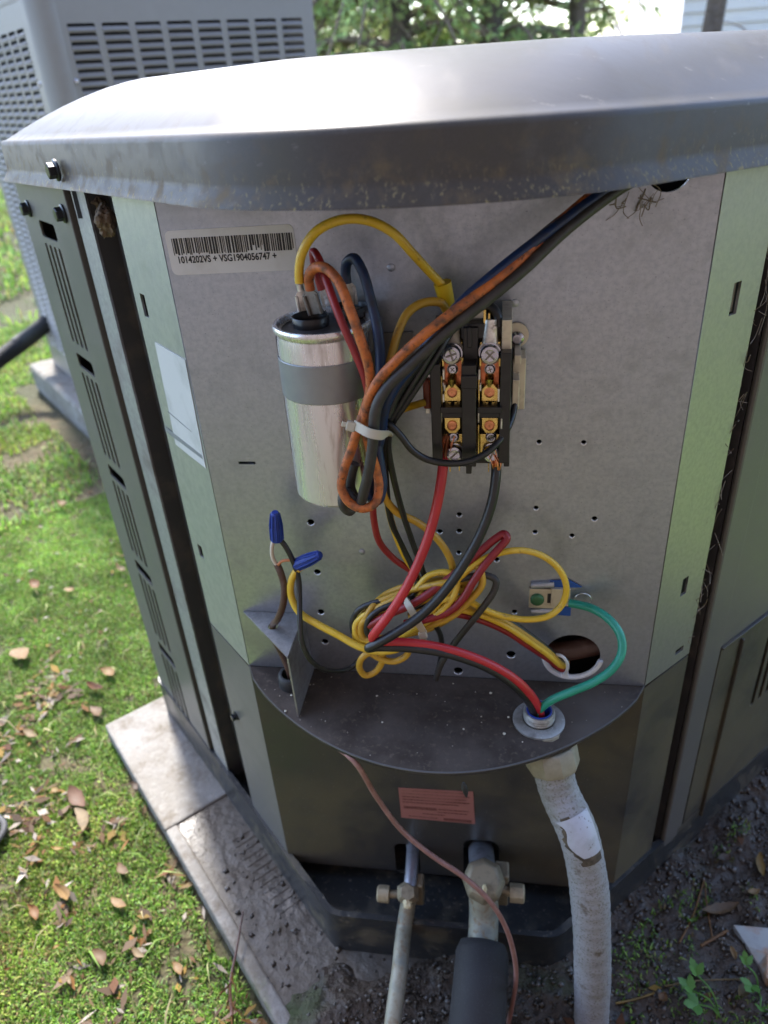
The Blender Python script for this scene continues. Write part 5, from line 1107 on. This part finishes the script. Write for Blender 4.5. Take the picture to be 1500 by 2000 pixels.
# ---- trees beyond the units
def tree(label, x, y, h, spread, trunk_r, n, tint, z_lo, droop, group='evergreen trees behind the units', crown=True, lean=0.0, seed=1):
    g = np.random.default_rng(seed); base = Vector((x, y, GROUND - .05)); t_ = empty('evergreen_tree' if crown else 'bare_tree', label, 'tree', base, group)
    tp_ = [base + Vector((lean * h * k / 5 + (.04 * math.sin(k * 1.7 + seed) if k else 0), .03 * math.sin(k * 2.3 + seed) if k else 0, h * k / 5)) for k in range(6)]
    at(MB().tube(catmull(tp_, 4), lambda t: trunk_r * (1 - .75 * t), 12).build('trunk', 'bark', t_))
    br = MB(); V_ = []; cols = []; tips = []
    nb = 170 if crown else 12
    for k in range(nb):
        zf = (z_lo + (.97 - z_lo) * g.uniform(0, 1) ** 1.7) if crown else g.uniform(z_lo, .97); az = g.uniform(0, 6.283); ln = spread * (1.15 - zf) * g.uniform(.6, 1.1); p0 = base + Vector((lean * h * zf, 0, h * zf))
        d = Vector((math.cos(az), math.sin(az), 0)); pts_ = [p0, p0 + d * ln * .5 + Vector((0, 0, .06 * ln)), p0 + d * ln + Vector((0, 0, -droop * ln))]
        cp_ = catmull(pts_, 6); br.tube(cp_, lambda t: trunk_r * .2 * (1 - .85 * t) + .003, 6); tips.append(cp_)
        if not crown:
            for q_ in cp_[3::3]:
                e = Vector((g.uniform(-1, 1), g.uniform(-1, 1), g.uniform(-.2, .8))).normalized() * ln * .4; br.tube([q_, q_ + e * .5 + Vector((0, 0, .02)), q_ + e], lambda t: .006 * (1 - .8 * t), 5)
    at(br.build('branches', 'twig', t_, kind='stuff' if crown else None))
    if crown:
        per = n // nb; Vs = []; Cs = []
        for cp_ in tips:
            c_ = np.array([tuple(q_) for q_ in cp_]); L_ = np.linalg.norm(c_[-1] - c_[0])
            for s_ in range(14):                       # sprays hanging from the branch
                u = g.uniform(.2, 1); i_ = u * (len(c_) - 1); a_ = c_[int(i_)]; b_ = c_[min(int(i_) + 1, len(c_) - 1)]; o_ = a_ + (b_ - a_) * (i_ % 1)
                dv = np.array([g.normal(), g.normal(), g.uniform(-1.4, .1)]); dv /= np.linalg.norm(dv); sl_ = L_ * g.uniform(.14, .34)
                m__ = max(6, per // 14); tt = g.uniform(0, 1, m__); pos = o_ + dv * (tt * sl_)[:, None] + g.normal(0, .022, (m__, 3)) * (.4 + tt)[:, None]
                ld = dv + g.normal(0, .7, (m__, 3)); ld /= np.linalg.norm(ld, axis=1)[:, None]; sd = np.cross(ld, g.normal(0, 1, (m__, 3))); sd /= np.linalg.norm(sd, axis=1)[:, None]
                ll = g.uniform(.03, .075, m__)[:, None]; ww = g.uniform(.006, .016, m__)[:, None]
                Vs.append(np.stack([pos - sd * ww * .4, pos + ld * ll * .5 - sd * ww, pos + ld * ll, pos + ld * ll * .5 + sd * ww], 1)); c0 = np.array(tint) * g.uniform(.6, 1.25) * np.array([1 + g.uniform(-.12, .2), 1, 1]); Cs.append(np.repeat((c0 * g.uniform(.75, 1.2, (m__, 1))), 4, axis=0))
        Vs = np.concatenate(Vs).reshape(-1, 3); Cs = np.concatenate(Cs)
        at(mesh_np('crown', Vs, np.arange(len(Vs)).reshape(-1, 4), 'needle_foliage', Cs, parent=t_))
TR = [('broad dark evergreen right behind the tall unit', -1.05, 4.9, 3.4, 1.2, .08, 16000, (.36, .43, .2), .03, .35, 3), ('bright green evergreen at the middle with drooping sprays', -.40, 4.5, 4.0, .95, .08, 16000, (.5, .64, .27), .04, .45, 5),
      ('lime green evergreen with hanging tips right of the middle', .15, 4.8, 5.8, .85, .08, 20000, (.53, .66, .28), .035, .4, 8), ('thin evergreen with gaps of sky farthest right', .62, 5.0, 5.4, .62, .06, 7500, (.45, .56, .25), .06, .5, 13),
      ('shaded evergreen farther back between two others', -.7, 6.8, 5.0, 1.5, .12, 8000, (.36, .42, .22), .02, .3, 17), ('tall evergreen out of sight to the right, mirrored in the lid', 3.1, 6.0, 8.0, 1.7, .14, 30000, (.2, .26, .1), .25, .3, 29), ('tall evergreen hidden behind the tall unit, mirrored in the lid', -5.0, 4.6, 8.5, 2.2, .15, 34000, (.22, .28, .11), .12, .3, 41)]
for (lb, x, y, h_, sp, tr_, n, tint, zl, dr, sd) in TR: tree(lb, x, y, h_, sp, tr_, n, tint, zl, dr, seed=sd)
for (lb, x, y, sd) in [('leafy evergreen far out on the right lawn', 6.5, 1.6, 31), ('rounder evergreen farther along the right lawn', 7.5, 3.8, 37)]: tree(lb, x, y, 3.2, 1.9, .1, 14000, (.34, .45, .14), .02, .3, None, seed=sd)
tree('leafless grey brown tree near the house at upper right', 1.14, 3.6, 4.5, .55, .052, 0, None, .14, -.3, None, False, .01, 23)
# ---- house far right
HS = empty('house', 'pale grey sided house far behind at the upper right', 'house', (6.5, 10, GROUND))
hx0, hx1, hy = 2.1, 11.0, 9.5
for k in range(24):
    at(MB().hexa([(hx0, hy - .028, GROUND + .12 * k), (hx1, hy - .028, GROUND + .12 * k), (hx1, hy - .010, GROUND + .12 * (k + 1)), (hx0, hy - .010, GROUND + .12 * (k + 1))], [(hx0, hy, GROUND + .12 * k), (hx1, hy, GROUND + .12 * k), (hx1, hy, GROUND + .12 * (k + 1)), (hx0, hy, GROUND + .12 * (k + 1))]).build('siding_board', 'siding', HS, 0))
at(MB().box(((hx0 + hx1) / 2, hy + 3, GROUND + 1.4), (hx1 - hx0 - .02, 5.9, 2.8)).build('wall', 'siding', HS, 0))
at(MB().prism([(hy - .4, GROUND + 2.85), (hy + 6.4, GROUND + 2.85), (hy + 3, GROUND + 4.8)], hx0 - .3, hx1 + .3, frame((0, 0, 0), (0, 1, 0), (0, 0, 1), (1, 0, 0))).build('roof', 'roof_shingle', HS, 0))
wn = at(MB().box((5.5, hy - .03, GROUND + 1.6), (1.1, .06, 1.3)).build('window', 'sticker_white', HS, 0)); MB().box((5.5, hy - .062, GROUND + 1.6), (.95, .01, 1.15)).build('pane', 'window_glass', wn, 0)

# ---- the house the unit serves: its wall stands behind the viewpoint and is mirrored in the sheet metal
H2 = empty('house', 'warm brick house wall facing the open service bay', 'house', (1.5, -1.4, GROUND))
at(MB().box((2.0, -2.9, GROUND + 1.45), (6.6, 3.0, 2.9)).build('wall', 'brick_wall', H2, 0))
at(MB().box((2.0, -2.8, GROUND + 2.98), (7.2, 3.8, .16)).build('eaves', 'siding', H2, 0))
